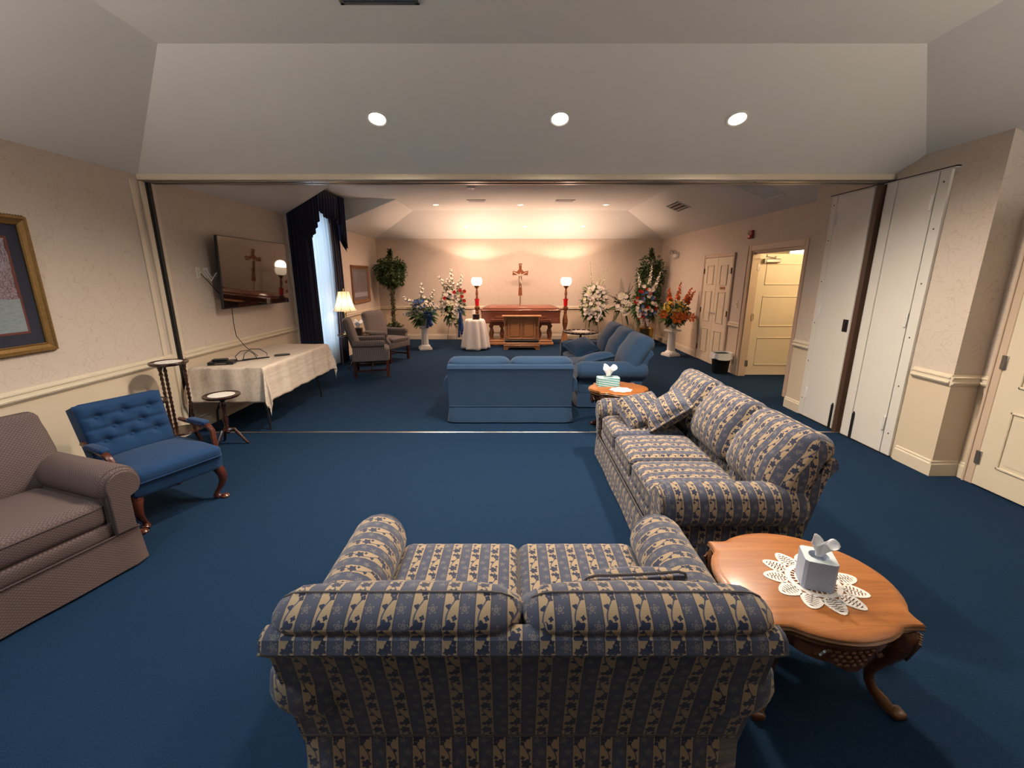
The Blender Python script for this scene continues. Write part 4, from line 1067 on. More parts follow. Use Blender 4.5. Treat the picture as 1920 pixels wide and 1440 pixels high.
# plant stands and little tables by the left wall
def twist(m, p0, p1, r, turns, n=40):
    p0, p1 = Vector(p0), Vector(p1); vs = []; fs = []; k = 8
    d = (p1-p0).normalized(); a = d.orthogonal().normalized(); b = d.cross(a)
    for i in range(n+1):
        t = i/n; ph = t*turns*2*PI; e = 1 if .1 < t < .9 else 1.15
        for j in range(k):
            th = 2*PI*j/k; rr = r*(1+.34*math.cos(2*(th-ph)))*e*(1 if .1 < t < .9 else .95)
            vs.append(tuple(p0+(p1-p0)*t+a*(rr*math.cos(th))+b*(rr*math.sin(th))))
    for i in range(n):
        for j in range(k): j2 = (j+1) % k; fs.append((i*k+j, i*k+j2, (i+1)*k+j2, (i+1)*k+j))
    m.add(vs, fs)
def disc_top(t, r, z, mat, inset_mat=None, scall=0, th=.022):
    m = MB(); k = 48
    prof = [(.001, z-th), (r*.90, z-th), (r*.97, z-th*.6), (r, z-th*.2), (r*.985, z+.004), (r*.94, z+.005), (r*.91, z), (.001, z)]
    m.lathe(prof, k); o = m.obj('tabletop', mat, t)
    if scall:
        m2 = MB(); 
        for i in range(scall):
            a = 2*PI*i/scall; m2.cushion((r*.97*math.cos(a), r*.97*math.sin(a), z+.006), (.075*r/.3, .030, .026), .012, 0, n=4, mat=RZ(a+PI/2))
        m2.obj('piecrust_rim', mat, o)
    return o
t = thing('plant_stand', 'tall dark plant stand with three twisted posts by the wall', 'plant stand', (-3.19, 3.97, 0))
disc_top(t, .155, .89, M['mahog'])
m = MB(); m.lathe([(.001, .205), (.14, .205), (.155, .215), (.15, .228), (.001, .228)], 36); m.obj('shelf', M['mahog'], t)
for k in range(3):
    a = 2*PI*k/3+.5; c, s_ = math.cos(a), math.sin(a)
    m = MB(); twist(m, (.105*c, .105*s_, .225), (.11*c, .11*s_, .84), .0125, 7); m.tube([(.11*c, .11*s_, .84), (.105*c, .105*s_, .87)], [.016, .030], 10); m.obj('twisted_post', M['mahog'], t)
    m = MB(); m.tube([(.10*c, .10*s_, .21), (.135*c, .135*s_, .12), (.13*c, .13*s_, .05), (.16*c, .16*s_, .008)], [.020, .017, .012, .011], 8); m.obj('leg', M['mahog'], t)
m = MB(); m.lathe([(.001, 0), (.105, 0), (.107, .002), (.001, .002)], 32); o = m.obj('doily', M['lace'], None); tag(o, 'round cream doily on top of the tall twisted plant stand', 'doily'); o.location = (-3.19, 3.97, .8902)
def tripod_table(name, label, loc, z, r, cat='table', scall=0, pr=.018, rz=0.3, mat='mahog'):
    t = thing(name, label, cat, (*loc, 0), rz); disc_top(t, r, z, M[mat], scall=scall)
    m = MB(); m.lathe([(.02, .13), (.032, .15), (.022, .18), (pr, .22), (pr*1.6, .28), (pr*.9, .33), (pr*.8, z-.16), (pr*1.6, z-.10), (pr, z-.07), (.05, z-.024), (.05, z-.02)], 20); m.obj('pedestal', M[mat], t)
    for k in range(3):
        a = 2*PI*k/3; c, s_ = math.cos(a), math.sin(a); R_ = max(.17, r*.85)
        m = MB(); m.tube([(.015*c, .015*s_, .17), (R_*.35*c, R_*.35*s_, .17), (R_*.7*c, R_*.7*s_, .08), (R_*.92*c, R_*.92*s_, .02), (R_*1.05*c, R_*1.05*s_, .012)], [.020, .017, .014, .012, .014], 8); m.obj('leg', M[mat], t)
    return t
tripod_table('pedestal_table', 'small round pedestal table in front of the cloth covered table', (-2.86, 4.13), .53, .165)
m = MB(); m.lathe([(.001, 0), (.115, 0), (.118, .002), (.001, .002)], 14); o = m.obj('doily', M['lace'], None); tag(o, 'white doily on the small round pedestal table', 'doily'); o.location = (-2.86, 4.13, .5302)
tripod_table('pedestal_table', 'small round pedestal table half hidden behind the tufted armchair', (-3.20, 3.66), .60, .15)
m = MB(); m.lathe([(.001, 0), (.11, 0), (.113, .002), (.001, .002)], 14); o = m.obj('doily', M['lace'], None); tag(o, 'white doily on the table behind the tufted armchair', 'doily'); o.location = (-3.20, 3.66, .6007)
tripod_table('pedestal_table', 'round pie crust table between the two grey armchairs', (-2.93, 8.06), .60, .29, scall=18)
tripod_table('pedestal_table', 'round pie crust table behind the blue sofa by the casket', (1.32, 8.35), .62, .33, scall=20)
doily('white doily on the pie crust table near the casket', (1.32, 8.35, .6260), 0, .17, .17, 12, M['lace'], .6)

# ---- folding table under a linen cloth
t = thing('folding_table', 'folding table with dark bent metal legs beneath the linen cloth', 'table', (-2.98, 5.26, 0))
m = MB(); m.box((0, 0, .715), (.72, 1.60, .035), .006); m.obj('tabletop', M['track'], t, smooth=False)
for s in (-1, 1):
    for q in (-1, 1):
        m = MB(); m.tube([(q*.12, s*.46, .695), (q*.14, s*.52, .55), (q*.22, s*.62, .38), (q*.28, s*.66, .22), (q*.29, s*.67, .0)], .0125, 8); m.obj('leg', M['black'], t)
    m = MB(); m.tube([(-.22, s*.62, .38), (.22, s*.62, .38)], .011, 8); m.tube([(0, s*.2, .69), (0, s*.62, .38)], .009, 8); m.obj('brace', M['black'], t)
def clothf(hx, hy, over, top, seed=0):
    def fn(u, v):
        x = (u-.5)*2*(hx+over); y = (v-.5)*2*(hy+over); ox = max(0, abs(x)-hx); oy = max(0, abs(y)-hy); sx = 1 if x > 0 else -1; sy = 1 if y > 0 else -1
        cx, cy = max(-hx, min(hx, x)), max(-hy, min(hy, y))
        if ox == 0 and oy == 0: return (x, y, top+.002*math.sin(x*9+y*5))
        d = math.hypot(ox, oy); fl = .10*d
        if ox > 0 and oy > 0:
            a = math.atan2(oy, ox); fold = .055*math.sin(a*2)*min(1, d/.25)+.03*math.sin(a*6)*min(1, d/.3)
            return (cx+sx*(.012+fl*math.cos(a)+fold*(.7 if math.cos(a) > .5 else .2)), cy+sy*(.012+fl*math.sin(a)+fold*(.5)), top-d*.97)
        w = .010*math.sin((x if oy else y)*13+seed)*min(1, d/.2)+.006*math.sin((x if oy else y)*29+seed)
        return (cx+(sx*(.012+fl*.5+w) if ox else 0), cy+(sy*(.012+fl*.5+w) if oy else 0), top-d)
    return fn
m = MB(); m.grid(84, 130, clothf(.372, .812, .37, .7365)); o = m.obj('tablecloth', M['linen'], None, 80); tag(o, 'beige striped linen tablecloth draped over the folding table', 'tablecloth'); o.location = (-2.98, 5.26, 0)
sm = o.modifiers.new('thick', 'SOLIDIFY'); sm.thickness = .002; sm.offset = 1
t = thing('media_player', 'flat black media box with a smaller box on top, on the linen cloth', 'electronics', (-3.13, 4.62, .742), R(18))
m = MB(); m.box((0, 0, .018), (.24, .15, .034), .004); m.obj('housing', M['black'], t, smooth=False); m = MB(); m.box((-.02, .01, .046), (.14, .09, .018), .006); m.obj('adapter', M['black'], t, smooth=False)
m = MB(); m.box((0, -.0755, .016), (.10, .002, .010)); m.obj('display', M['track'], t, smooth=False)
m = MB(); m.tube([(-3.01, 4.70, .755), (-3.06, 4.74, .80), (-3.03, 4.80, .85), (-2.97, 4.84, .855), (-2.92, 4.86, .81), (-2.90, 4.88, .752)], .0045, 6)
m.tube([(-2.98, 4.74, .755), (-2.99, 4.80, .82), (-2.95, 4.86, .865), (-2.88, 4.92, .855), (-2.83, 4.96, .80), (-2.84, 4.98, .752), (-2.95, 4.92, .748), (-3.05, 4.84, .748)], .0045, 6)
m.tube([(-3.10, 4.72, .748), (-3.0, 4.80, .748), (-2.90, 4.93, .748), (-2.82, 4.99, .749)], .006, 6)
o = m.obj('cable', M['black'], None); tag(o, 'looped black cable lying beside the media box', 'cable')
m = MB(); m.cushion((0, 0, .012), (.17, .045, .02), .009, .003, n=6, mat=None); o = m.obj('remote_control', M['black'], None); tag(o, 'black remote control lying on the linen cloth', 'remote control'); o.location = (-2.74, 5.12, .740); o.rotation_euler = (0, 0, R(38))
m = MB(); 
for i in range(5): m.box((-.06+i*.025, 0, .0235), (.014, .026, .004), .001)
m.obj('button_pad', M['track'], o, smooth=False)
# ================================================================ things on the walls
def picture(name, label, loc, w, h, layers, prnt, fmat, fw=.06, fd=.035):
    """hangs on a wall facing +X; loc = centre of its back"""
    t = thing(name, label, 'picture', loc, PI/2)
    m = MB()     # mitred moulded frame: profile swept around the rectangle, front towards -Y local
    prof = [(0, 0), (0, -.012), (.010, -fd), (.022, -fd), (.030, -fd*.75), (fw-.012, -fd*.45), (fw-.006, -fd*.55), (fw, -fd*.40), (fw, 0)]
    k = len(prof); vs = []
    for sx, sz in ((-1, -1), (1, -1), (1, 1), (-1, 1)):
        for o, y in prof: vs.append((sx*(w/2-o), y, sz*(h/2-o)))
    m.add(vs, [(i*k+j, i*k+j+1, ((i+1) % 4)*k+j+1, ((i+1) % 4)*k+j) for i in range(4) for j in range(k-1)])
    for i in range(int((w+h)*2/.03)):    # rope beading on the outer edge
        pass
    o = m.obj('frame', fmat, t, smooth=False)
    b = bmesh.new(); b.from_mesh(o.data); bmesh.ops.recalc_face_normals(b, faces=b.faces); b.to_mesh(o.data); b.free()
    m = MB(); n = 90
    for (x0, z0, x1, z1) in ((-w/2, -h/2, w/2, -h/2), (w/2, -h/2, w/2, h/2), (w/2, h/2, -w/2, h/2), (-w/2, h/2, -w/2, -h/2)):
        L = math.hypot(x1-x0, z1-z0); q = int(L/.018)
        for i in range(q): f_ = (i+.5)/q; m.cushion((x0+(x1-x0)*f_, -.010, z0+(z1-z0)*f_), (.013, .012, .013), .006, 0, n=3)
    m.obj('beading', fmat, o)
    ww, hh = w-2*fw+.01, h-2*fw+.01; y = -.004
    for i, (mt, inset) in enumerate(layers):
        m = MB(); m.box((0, y, 0), (ww, .003, hh)); m.obj('mat_board', mt, t, smooth=False); ww -= 2*inset; hh -= 2*inset; y -= .0008-.0022
        y = -.0055-.0016*i-.0012
    m = MB(); m.add([(-ww/2, y-.001, -hh/2), (ww/2, y-.001, -hh/2), (ww/2, y-.001, hh/2), (-ww/2, y-.001, hh/2), (-ww/2, y+.001, -hh/2), (ww/2, y+.001, -hh/2), (ww/2, y+.001, hh/2), (-ww/2, y+.001, hh/2)],
        [(0, 1, 2, 3), (7, 6, 5, 4), (0, 4, 5, 1), (2, 6, 7, 3), (0, 3, 7, 4), (1, 5, 6, 2)], None, [[(0, 0), (1, 0), (1, 1), (0, 1)]]+[[(0, 0)]*4]*5)
    m.obj('print', prnt, t, smooth=False)
    return t
picture('framed_picture', 'large gilt framed winter woodland print on the near left wall', (XL+.002, 2.72, 1.60), 1.16, .96, [(M['mat_navy'], .085), (M['mat_red'], .016)], M['print1'], M['gold'], .065, .04)
picture('framed_picture', 'smaller brown framed forest stream picture beyond the window drapes', (XL+.002, 10.30, 1.47), 1.16, .84, [(M['mat_grey'], .075)], M['print2'], wood('walnut_frame', (.16, .07, .03), (.34, .17, .08), 1.5), .075, .035)

# television, bracket, outlet plates, cable
t = thing('television', 'large black flat television mounted on the left wall', 'television', (-3.335, 5.86, 1.70), PI/2-R(1.2))
T = RX(R(3.0))
m = MB(); m.box((0, 0, 0), (1.46, .035, .83), .006, T); m.obj('housing', M['black'], t, smooth=False)
m = MB(); m.box((0, -.0185, .002), (1.445, .003, .812), .001, T); m.obj('screen', M['screen'], t, smooth=False)
m = MB(); m.box((0, .03, 0), (.5, .03, .35), .006, T); m.box((0, .08, .05), (.06, .10, .20), .006); m.box((0, .128, .05), (.30, .02, .25), .004); m.tube([(-.05, .12, -.02), (-.30, .06, -.02), (-.50, .05, -.02)], .008, 6); m.obj('wall_bracket', M['black'], t, smooth=False)
m = MB(); m.tube([(-.50, .06, -.05), (-.60, .10, -.03), (-.69, .12, -.05), (-.76, .12, .03)], .006, 6); m.tube([(-.50, .06, .02), (-.62, .10, .0), (-.70, .12, -.09), (-.80, .12, .03)], .006, 6); m.obj('cable', M['paper'], t)
for y, w, lb in ((5.00, .075, 'left'), (5.13, .075, 'right')):
    t = thing('outlet_plate', 'white wall plate beside the television, %s of the two' % lb, 'outlet', (XL+.001, y, 1.70), PI/2)
    m = MB(); m.box((0, -.004, 0), (w, .008, .118), .003); m.obj('plate', M['whitemetal'], t, smooth=False); m = MB(); m.box((0, -.009, .02), (.03, .004, .028), .002); m.box((0, -.009, -.022), (.03, .004, .028), .002); m.obj('socket', M['trim'], t, smooth=False)
m = MB(); m.tube([(XL+.02, 5.02, 1.69), (XL+.05, 5.08, 1.60), (XL+.06, 5.20, 1.48), (XL+.06, 5.28, 1.44), (XL+.09, 5.34, 1.40), (XL+.08, 5.38, 1.30), (XL+.06, 5.40, 1.10), (XL+.12, 5.32, .95), (XL+.30, 5.18, .84), (XL+.52, 5.03, .755)], .0045, 6)
o = m.obj('cable', M['black'], None); tag(o, 'thin black cable hanging from the television down to the linen cloth', 'cable')
# right wall fittings
t = thing('light_switch', 'cream switch plate between the closet doors and the open doorway', 'light switch', (XR-.001, 7.60, 1.19), -PI/2)
m = MB(); m.box((0, -.004, 0), (.08, .008, .12), .003); m.obj('plate', M['trim'], t, smooth=False); m = MB(); m.box((0, -.011, .004), (.012, .012, .026), .003, RX(R(15))); m.obj('toggle', M['whitemetal'], t, smooth=False)
t = thing('fire_alarm', 'small red fire alarm strobe high on the right wall', 'fire alarm', (XR-.001, 7.38, 2.31), -PI/2)
m = MB(); m.box((0, -.02, 0), (.11, .04, .13), .008); m.box((0, -.048, -.03), (.09, .02, .05), .005); m.obj('housing', M['redpl'], t, smooth=False); m = MB(); m.box((0, -.055, .025), (.05, .03, .035), .008); m.obj('strobe_lens', M['crystal'], t, smooth=False)
t = thing('emergency_light', 'twin head emergency light high in the far right corner', 'emergency light', (XR-.001, 10.6, 2.14), -PI/2)
m = MB(); m.box((0, -.035, 0), (.24, .07, .12), .01); m.obj('housing', M['whitemetal'], t, smooth=False)
for s in (-1, 1):
    m = MB(); m.lathe([(.025, 0), (.05, .05), (.052, .07), (.045, .072), (.001, .064)], 20, mat=TT(s*.10, -.06, .05) @ RX(R(80)) @ RZ(0)); m.obj('lamp_head', M['metal'], t)
t = thing('waste_bin', 'black waste bin with a pale liner against the right wall', 'waste bin', (3.66, 7.50, 0))
m = MB(); 
sq = lambda r, z: [((r if abs(math.cos(a)) > 0 else r)*math.copysign(abs(math.cos(a))**.55, math.cos(a)), r*.85*math.copysign(abs(math.sin(a))**.55, math.sin(a)), z) for a in [2*PI*i/32 for i in range(32)]]
vs = []; 
for r, z in ((.001, .004), (.11, .0), (.115, .01), (.145, .34), (.15, .345), (.142, .35), (.115, .02), (.001, .02)): vs += sq(r, z)
m.add(vs, [(j*32+i, j*32+(i+1) % 32, (j+1)*32+(i+1) % 32, (j+1)*32+i) for j in range(7) for i in range(32)]); m.obj('bin_body', M['black'], t, 50)
def lin(u, v):
    a = u*2*PI; r = .163+.006*math.sin(a*9+v*2)*(.3+v)+.004*math.sin(a*23)*v; k = .55
    return (r*math.copysign(abs(math.cos(a))**k, math.cos(a)), r*.86*math.copysign(abs(math.sin(a))**k, math.sin(a)), .372-.11*v*(1+.12*math.sin(a*3)))
m = MB(); m.grid(64, 6, lin, closeu=True); m.grid(64, 4, lambda u, v: tuple(a*b for a, b in zip(lin(u, 0), (1-.06*v, 1-.06*v, 1-.15*v*v))), closeu=True); o = m.obj('liner', M['paper'], t, 70)

# ================================================================ lamps
# table lamp between the armchairs
t = thing('table_lamp', 'crystal based table lamp with a lit cream bell shade', 'table lamp', (-3.04, 8.02, .606))
m = MB(); m.lathe([(.001, 0), (.075, 0), (.078, .012), (.06, .02), (.045, .03), (.04, .038)], 24); m.obj('base', M['brass'], t)
m = MB(); m.lathe([(.04, .038), (.055, .05), (.050, .11), (.062, .20), (.075, .27), (.070, .285), (.02, .29)], 8); m.obj('crystal_column', M['crystal'], t, 10)
m = MB(); m.lathe([(.045, .286), (.05, .30), (.02, .315), (.012, .33), (.012, .40), (.02, .41), (.008, .43), (.006, .80), (.013, .81), (.004, .84)], 16); m.obj('stem', M['brass'], t)
def shf(u, v, k=1):
    a = u*2*PI; v_ = v; r = .215-.115*v**.62; r *= 1-.018*abs(math.sin(a*4)); return (r*math.cos(a)*k, r*math.sin(a)*k, .44+.34*v)
m = MB(); m.grid(64, 12, shf, closeu=True); o = m.obj('shade', M['shade'], t, 70)
for k in range(8):
    a = 2*PI*k/8; m = MB(); m.tube([tuple(c*q for c, q in zip(shf(k/8, v/11), (1.015, 1.015, 1))) for v in range(12)], .003, 5); m.obj('shade_rib', M['stem'], o)
l = lamp('table_lamp_bulb', 'POINT', (-3.04, 8.02, 1.16), 8, (1.0, .78, .52), .035)
cube = plain('brown_tissue_cover', (.05, .03, .02), .4)
tissue_box('dark cube tissue cover beside the crystal lamp', (-2.83, 8.0, .606), R(10), (.15, .15, .13), cube, (.04, .03), 1.35)

def torchiere(x, y, label):
    t = thing('torchere_lamp', label, 'floor lamp', (x, y, 0), 0, 'turned wooden torchere lamps')
    m = MB()     # four flared buttress feet around the shaft
    m.lathe([(.001, 0), (.085, 0), (.085, .02), (.05, .06), (.03, .30), (.001, .30)], 8); b = m.obj('base', M['honey'], t)
    for k in range(4):
        m = MB(); T = RZ(PI/2*k+PI/4); m.prism([(.02, .03), (.155, .0), (.16, .03), (.12, .07), (.085, .15), (.07, .26), (.05, .33), (.02, .34)], -.016, .016, 'y', mat=T); m.obj('foot', M['honey'], t, smooth=False)
    m = MB(); m.lathe([(.035, .30), (.055, .33), (.04, .36), (.036, .40), (.062, .50), (.066, .60), (.045, .72), (.032, .78), (.045, .80), (.035, .83), (.055, .88), (.066, .90), (.066, .92), (.001, .93)], 20); m.obj('shaft', M['cherry'], t)
    m = MB(); m.lathe([(.058, .93), (.058, .945), (.001, .95)], 20); m.obj('candle_cup', M['brass'], t)
    m = MB(); m.lathe([(.001, .951), (.040, .951), (.046, .97), (.050, 1.08), (.064, 1.12), (.060, 1.12), (.045, 1.08), (.04, .96)], 20); m.obj('votive_glass', M['red'], t)
    m = MB(); m.lathe([(.02, 1.10), (.03, 1.14), (.022, 1.18), (.035, 1.24), (.024, 1.32), (.02, 1.36), (.05, 1.40), (.065, 1.43), (.06, 1.44), (.001, 1.44)], 20); m.obj('upper_shaft', M['cherry'], t)
    m = MB(); pr = [(.062, 1.435), (.085, 1.44), (.115, 1.475), (.130, 1.525), (.126, 1.58), (.108, 1.615), (.096, 1.622)]; m.lathe(pr+[(r-.006, z) for r, z in reversed(pr)], 32)
    m.f = [f for f in m.f if len(f) == 4]; m.uv = [None]*len(m.f); g = m.obj('globe', M['globe'], t)
    lamp('torchere_bulb', 'SPOT', (x, y, 1.60), TORCH_W, (1.0, .66, .48), .04, (PI, 0, 0), R(134), .22)
    lamp('torchere_glow', 'POINT', (x, y, 1.66), 20, (1.0, .66, .48), .12).data.use_shadow = True
    return t
torchiere(-.85, 10.75, 'torchere floor lamp with lit globe left of the casket')
torchiere(1.30, 10.72, 'torchere floor lamp with lit globe right of the casket')

# ================================================================ casket group
CX = .21
t = thing('casket', 'closed polished reddish wooden casket with rounded lid on a bier', 'casket', (CX, 10.86, .545))
def rrect(hx, hy, c): return [(hx-c, -hy), (hx, -hy+c), (hx, hy-c), (hx-c, hy), (-hx+c, hy), (-hx, hy-c), (-hx, -hy+c), (-hx+c, -hy)]
m = MB(); stack(m, rrect(.96, .31, .03), [(0, .0), (.03, .0), (.045, .02), (.06, .035), (.22, .03), (.25, .012), (.27, .0), (.30, .0)]); m.obj('body', M['casket'], t, 30)
m = MB(); stack(m, rrect(.97, .32, .035), [(.30, 0), (.315, .0), (.325, .02), (.345, .05), (.365, .055), (.375, .09), (.395, .14), (.412, .20), (.422, .27), (.425, .30)])
li = m.obj('lid', M['casket'], t, 40)
m = MB(); stack(m, [(x*.93, y*.93) for x, y in rrect(.97, .32, .035)], [(.345, 0), (.36, .0), (.372, .012)]); m.obj('lid_moulding', M['cherry'], li, 30)
for x in (-.50, .50):
    m = MB(); m.box((x, -.335, .085), (.46, .022, .035), .008)
    for q in (-.19, 0, .19): m.box((x+q, -.315, .10), (.035, .04, .06), .008)
    m.obj('handle', M['casket'], t, smooth=False)
    m = MB(); m.box((x, -.301, .15), (.22, .012, .05), .005); m.obj('carved_plaque', M['cherry'], t, smooth=False)
for sx in (-1, 1):
    for sy in (-1, 1): 
        m = MB(); m.lathe([(.03, .04), (.034, .06), (.028, .15), (.034, .26), (.036, .29)], 12, (sx*.92, sy*.275, 0)); m.obj('corner_post', M['casket'], t)
t = thing('bier', 'wooden bier with turned legs carrying the casket', 'stand', (CX, 10.86, 0))
m = MB(); m.box((0, 0, .515), (1.5, .46, .05), .008); m.obj('top_frame', M['cherry'], t, smooth=False)
for s in (-1, 1):
    m = MB(); m.box((s*.60, 0, .105), (.36, .50, .05), .01); m.box((s*.60, 0, .045), (.42, .54, .06), .012); m.box((s*.60, -.271, .03), (.12, .004, .03)); m.obj('foot_plinth', M['honey'], t, smooth=False)
    for q in (-1, 1):
        for x in (s*.72-.0, s*.46):
            m = MB(); m.lathe([(.03, .13), (.045, .14), (.03, .17), (.052, .24), (.055, .30), (.032, .38), (.026, .41), (.045, .44), (.06, .46), (.06, .49)], 16, (x, q*.16, 0)); m.obj('turned_leg', M['cherry'], t)
t = thing('kneeler', 'honey oak prayer kneeler with dark padded step before the casket', 'kneeler', (.225, 10.14, 0))
m = MB(); m.box((0, .05, .755), (.92, .20, .035), .008); m.obj('shelf', M['honey'], t, smooth=False)
m = MB(); m.box((0, .02, .45), (.66, .03, .58), .004); fp = m.obj('front_panel', M['honey'], t, smooth=False)
for x in (-.16, .16):
    m = MB()
    for (a, b, c, d) in ((x, .68, .29, .02), (x, .24, .29, .02), (x-.145, .46, .02, .46), (x+.145, .46, .02, .46)): m.box((a, -.002, b), (c, .014, d), .004)
    m.box((x, .0, .46), (.20, .010, .36), .004); m.obj('raised_panel', M['honey'], fp, smooth=False)
for s in (-1, 1):
    m = MB(); m.prism([(.02, .17), (.13, .17), (.13, .74), (-.03, .74), (-.02, .68), (.04, .60), (.07, .50), (.07, .35), (.03, .25)], s*.345-.014, s*.345+.014, 'x'); m.obj('side_bracket', M['honey'], t, smooth=False)
    m = MB(); m.lathe([(.016, .17), (.022, .22), (.014, .40), (.022, .60), (.03, .68), (.03, .74)], 12, (s*.385, .03, 0)); m.obj('baluster', M['honey'], t)
m = MB(); m.box((0, -.02, .14), (.83, .34, .05), .006); m.prism([(-.415, 0), (-.33, 0), (-.30, .045), (-.24, .06), (.24, .06), (.30, .045), (.33, 0), (.415, 0), (.415, .12), (-.415, .12)], -.19, -.165, 'y'); m.prism([(-.415, 0), (-.33, 0), (-.30, .045), (.30, .045), (.33, 0), (.415, 0), (.415, .12), (-.415, .12)], .12, .145, 'y')
for s in (-1, 1): m.box((s*.403, -.02, .06), (.022, .30, .12))
m.box((0, -.192, .105), (.83, .012, .02), .004); m.obj('step_box', M['honey'], t, smooth=False)
m = MB(); m.cushion((0, -.03, .195), (.80, .28, .065), .025, .008); m.obj('kneeling_pad', M['black'], t, 60)
# crucifix on a stand
t = thing('crucifix', 'tall wooden crucifix with small pale figure behind the casket', 'cross', (.21, 11.36, 0))
m = MB()
def flare(L, w0, w1): return [(-w0/2, 0), (w0/2, 0), (w0*.42, L*.35), (w1/2, L), (-w1/2, L), (-w0*.42, L*.35)]
Tz = TT(0, 0, 1.73)
m.prism([(-.05, -.56), (.05, -.56), (.045, -.42), (.034, -.34), (.040, -.10), (.034, -.04), (.06, -.045), (.19, -.055), (.20, .055), (.19, .055), (.09, .035), (.035, .09), (.032, .15), (.045, .235), (-.045, .235), (-.032, .15), (-.035, .09), (-.09, .035), (-.19, .055), (-.20, -.055), (-.06, -.045), (-.034, -.04), (-.040, -.10), (-.034, -.34), (-.045, -.42)], -.018, .018, 'y', mat=Tz); m.obj('cross', M['cherry'], t, smooth=False)
m = MB(); m.tube([(0, 0, .02), (0, 0, 1.18)], .010, 8); m.lathe([(.001, 0), (.13, 0), (.13, .015), (.02, .03), (.012, .05)], 20); m.obj('stand', M['cherry'], t)
m = MB(); m.box((0, -.022, 1.925), (.05, .008, .022), .003); m.obj('title_plate', M['figure'], t, smooth=False)
bpy.context.view_layer.update()
def figure(parent):
    """small corpus grown as one skin surface on a jointed skeleton"""
    P = [(0, -.035, 1.55), (0, -.038, 1.62), (0, -.036, 1.675), (0, -.040, 1.70), (.008, -.050, 1.735),
         (.045, -.036, 1.688), (.10, -.034, 1.715), (.155, -.028, 1.745), (.175, -.026, 1.752), (-.045, -.036, 1.688), (-.10, -.034, 1.715), (-.155, -.028, 1.745), (-.175, -.026, 1.752),
         (.018, -.036, 1.545), (.028, -.062, 1.475), (.012, -.036, 1.40), (.006, -.045, 1.375), (-.016, -.036, 1.545), (-.002, -.060, 1.475), (-.004, -.036, 1.40), (-.002, -.048, 1.375)]
    Eg = [(0, 1), (1, 2), (2, 3), (3, 4), (2, 5), (5, 6), (6, 7), (7, 8), (2, 9), (9, 10), (10, 11), (11, 12), (0, 13), (13, 14), (14, 15), (15, 16), (0, 17), (17, 18), (18, 19), (19, 20)]
    rr = [.021, .019, .024, .010, .017, .011, .008, .006, .007, .011, .008, .006, .007, .015, .011, .007, .007, .015, .011, .007, .007]
    me = bpy.data.meshes.new('figure'); me.from_pydata(P, Eg, []); o = bpy.data.objects.new('figure', me); COL.objects.link(o); o.parent = parent
    s = o.modifiers.new('skin', 'SKIN'); o.modifiers.new('sub', 'SUBSURF').levels = 1
    for v, r in zip(me.skin_vertices[0].data, rr): v.radius = (r, r)
    me.skin_vertices[0].data[0].use_root = True
    me.materials.append(M['figure']); 
    dg = bpy.context.evaluated_depsgraph_get(); nm = bpy.data.meshes.new_from_object(o.evaluated_get(dg)); o.modifiers.clear(); o.data = nm; o.data.shade_smooth()
    m = MB(); m.lathe([(.022, 1.52), (.027, 1.54), (.026, 1.565), (.021, 1.57)], 14, (0, -.036, 0)); m.obj('loincloth', M['figure'], o)
figure(t)

# draped round table with urn and candle
t = thing('round_table', 'small round table hidden beneath the white draped cloth', 'table', (-.86, 10.08, 0))
m = MB(); m.lathe([(.001, .668), (.215, .668), (.215, .688), (.001, .688)], 32); m.obj('tabletop', M['honey'], t)
m = MB(); m.lathe([(.001, 0), (.12, 0), (.12, .02), (.03, .04), (.03, .67)], 16); m.obj('pedestal', M['honey'], t)
def rcl(u, v):
    a = u*2*PI
    if v < .25: r = .222*v/.25; return (r*math.cos(a), r*math.sin(a), .692)
    w = (v-.25)/.75; r = .222+.095*w+(.034*math.sin(a*9+1)+.010*math.sin(a*14))*w**.5; return (r*math.cos(a), r*math.sin(a), .692-.665*w-.010*math.sin(a*3)*w)
m = MB(); m.grid(120, 22, rcl, closeu=True); o = m.obj('tablecloth', M['whitecloth'], None, 80); tag(o, 'white floor length cloth with deep folds on the round table', 'tablecloth'); o.location = (-.86, 10.08, 0); o.modifiers.new('thick', 'SOLIDIFY').thickness = .002
m = MB(); 
for i in range(80):
    pass
t = thing('urn_box', 'square dark memorial box on the white draped table', 'box', (-.82, 10.02, .6945))
m = MB(); m.box((0, 0, .06), (.145, .13, .12), .004); m.obj('box', plain('dark_stone', (.03, .022, .02), .3, var=.4, scale=30), t, smooth=False); m = MB(); m.box((0, -.066, .065), (.10, .003, .07), .001); m.obj('plaque', M['mahog'], t, smooth=False)
t = thing('candle', 'white pillar candle behind the dark memorial box', 'candle', (-.885, 10.15, .6945))
m = MB(); m.lathe([(.001, 0), (.035, 0), (.035, .20), (.028, .21), (.001, .205)], 20); m.obj('wax', M['petalw'], t); m = MB(); m.tube([(0, 0, .20), (0, 0, .225)], .002, 5); m.obj('wick', M['black'], t)
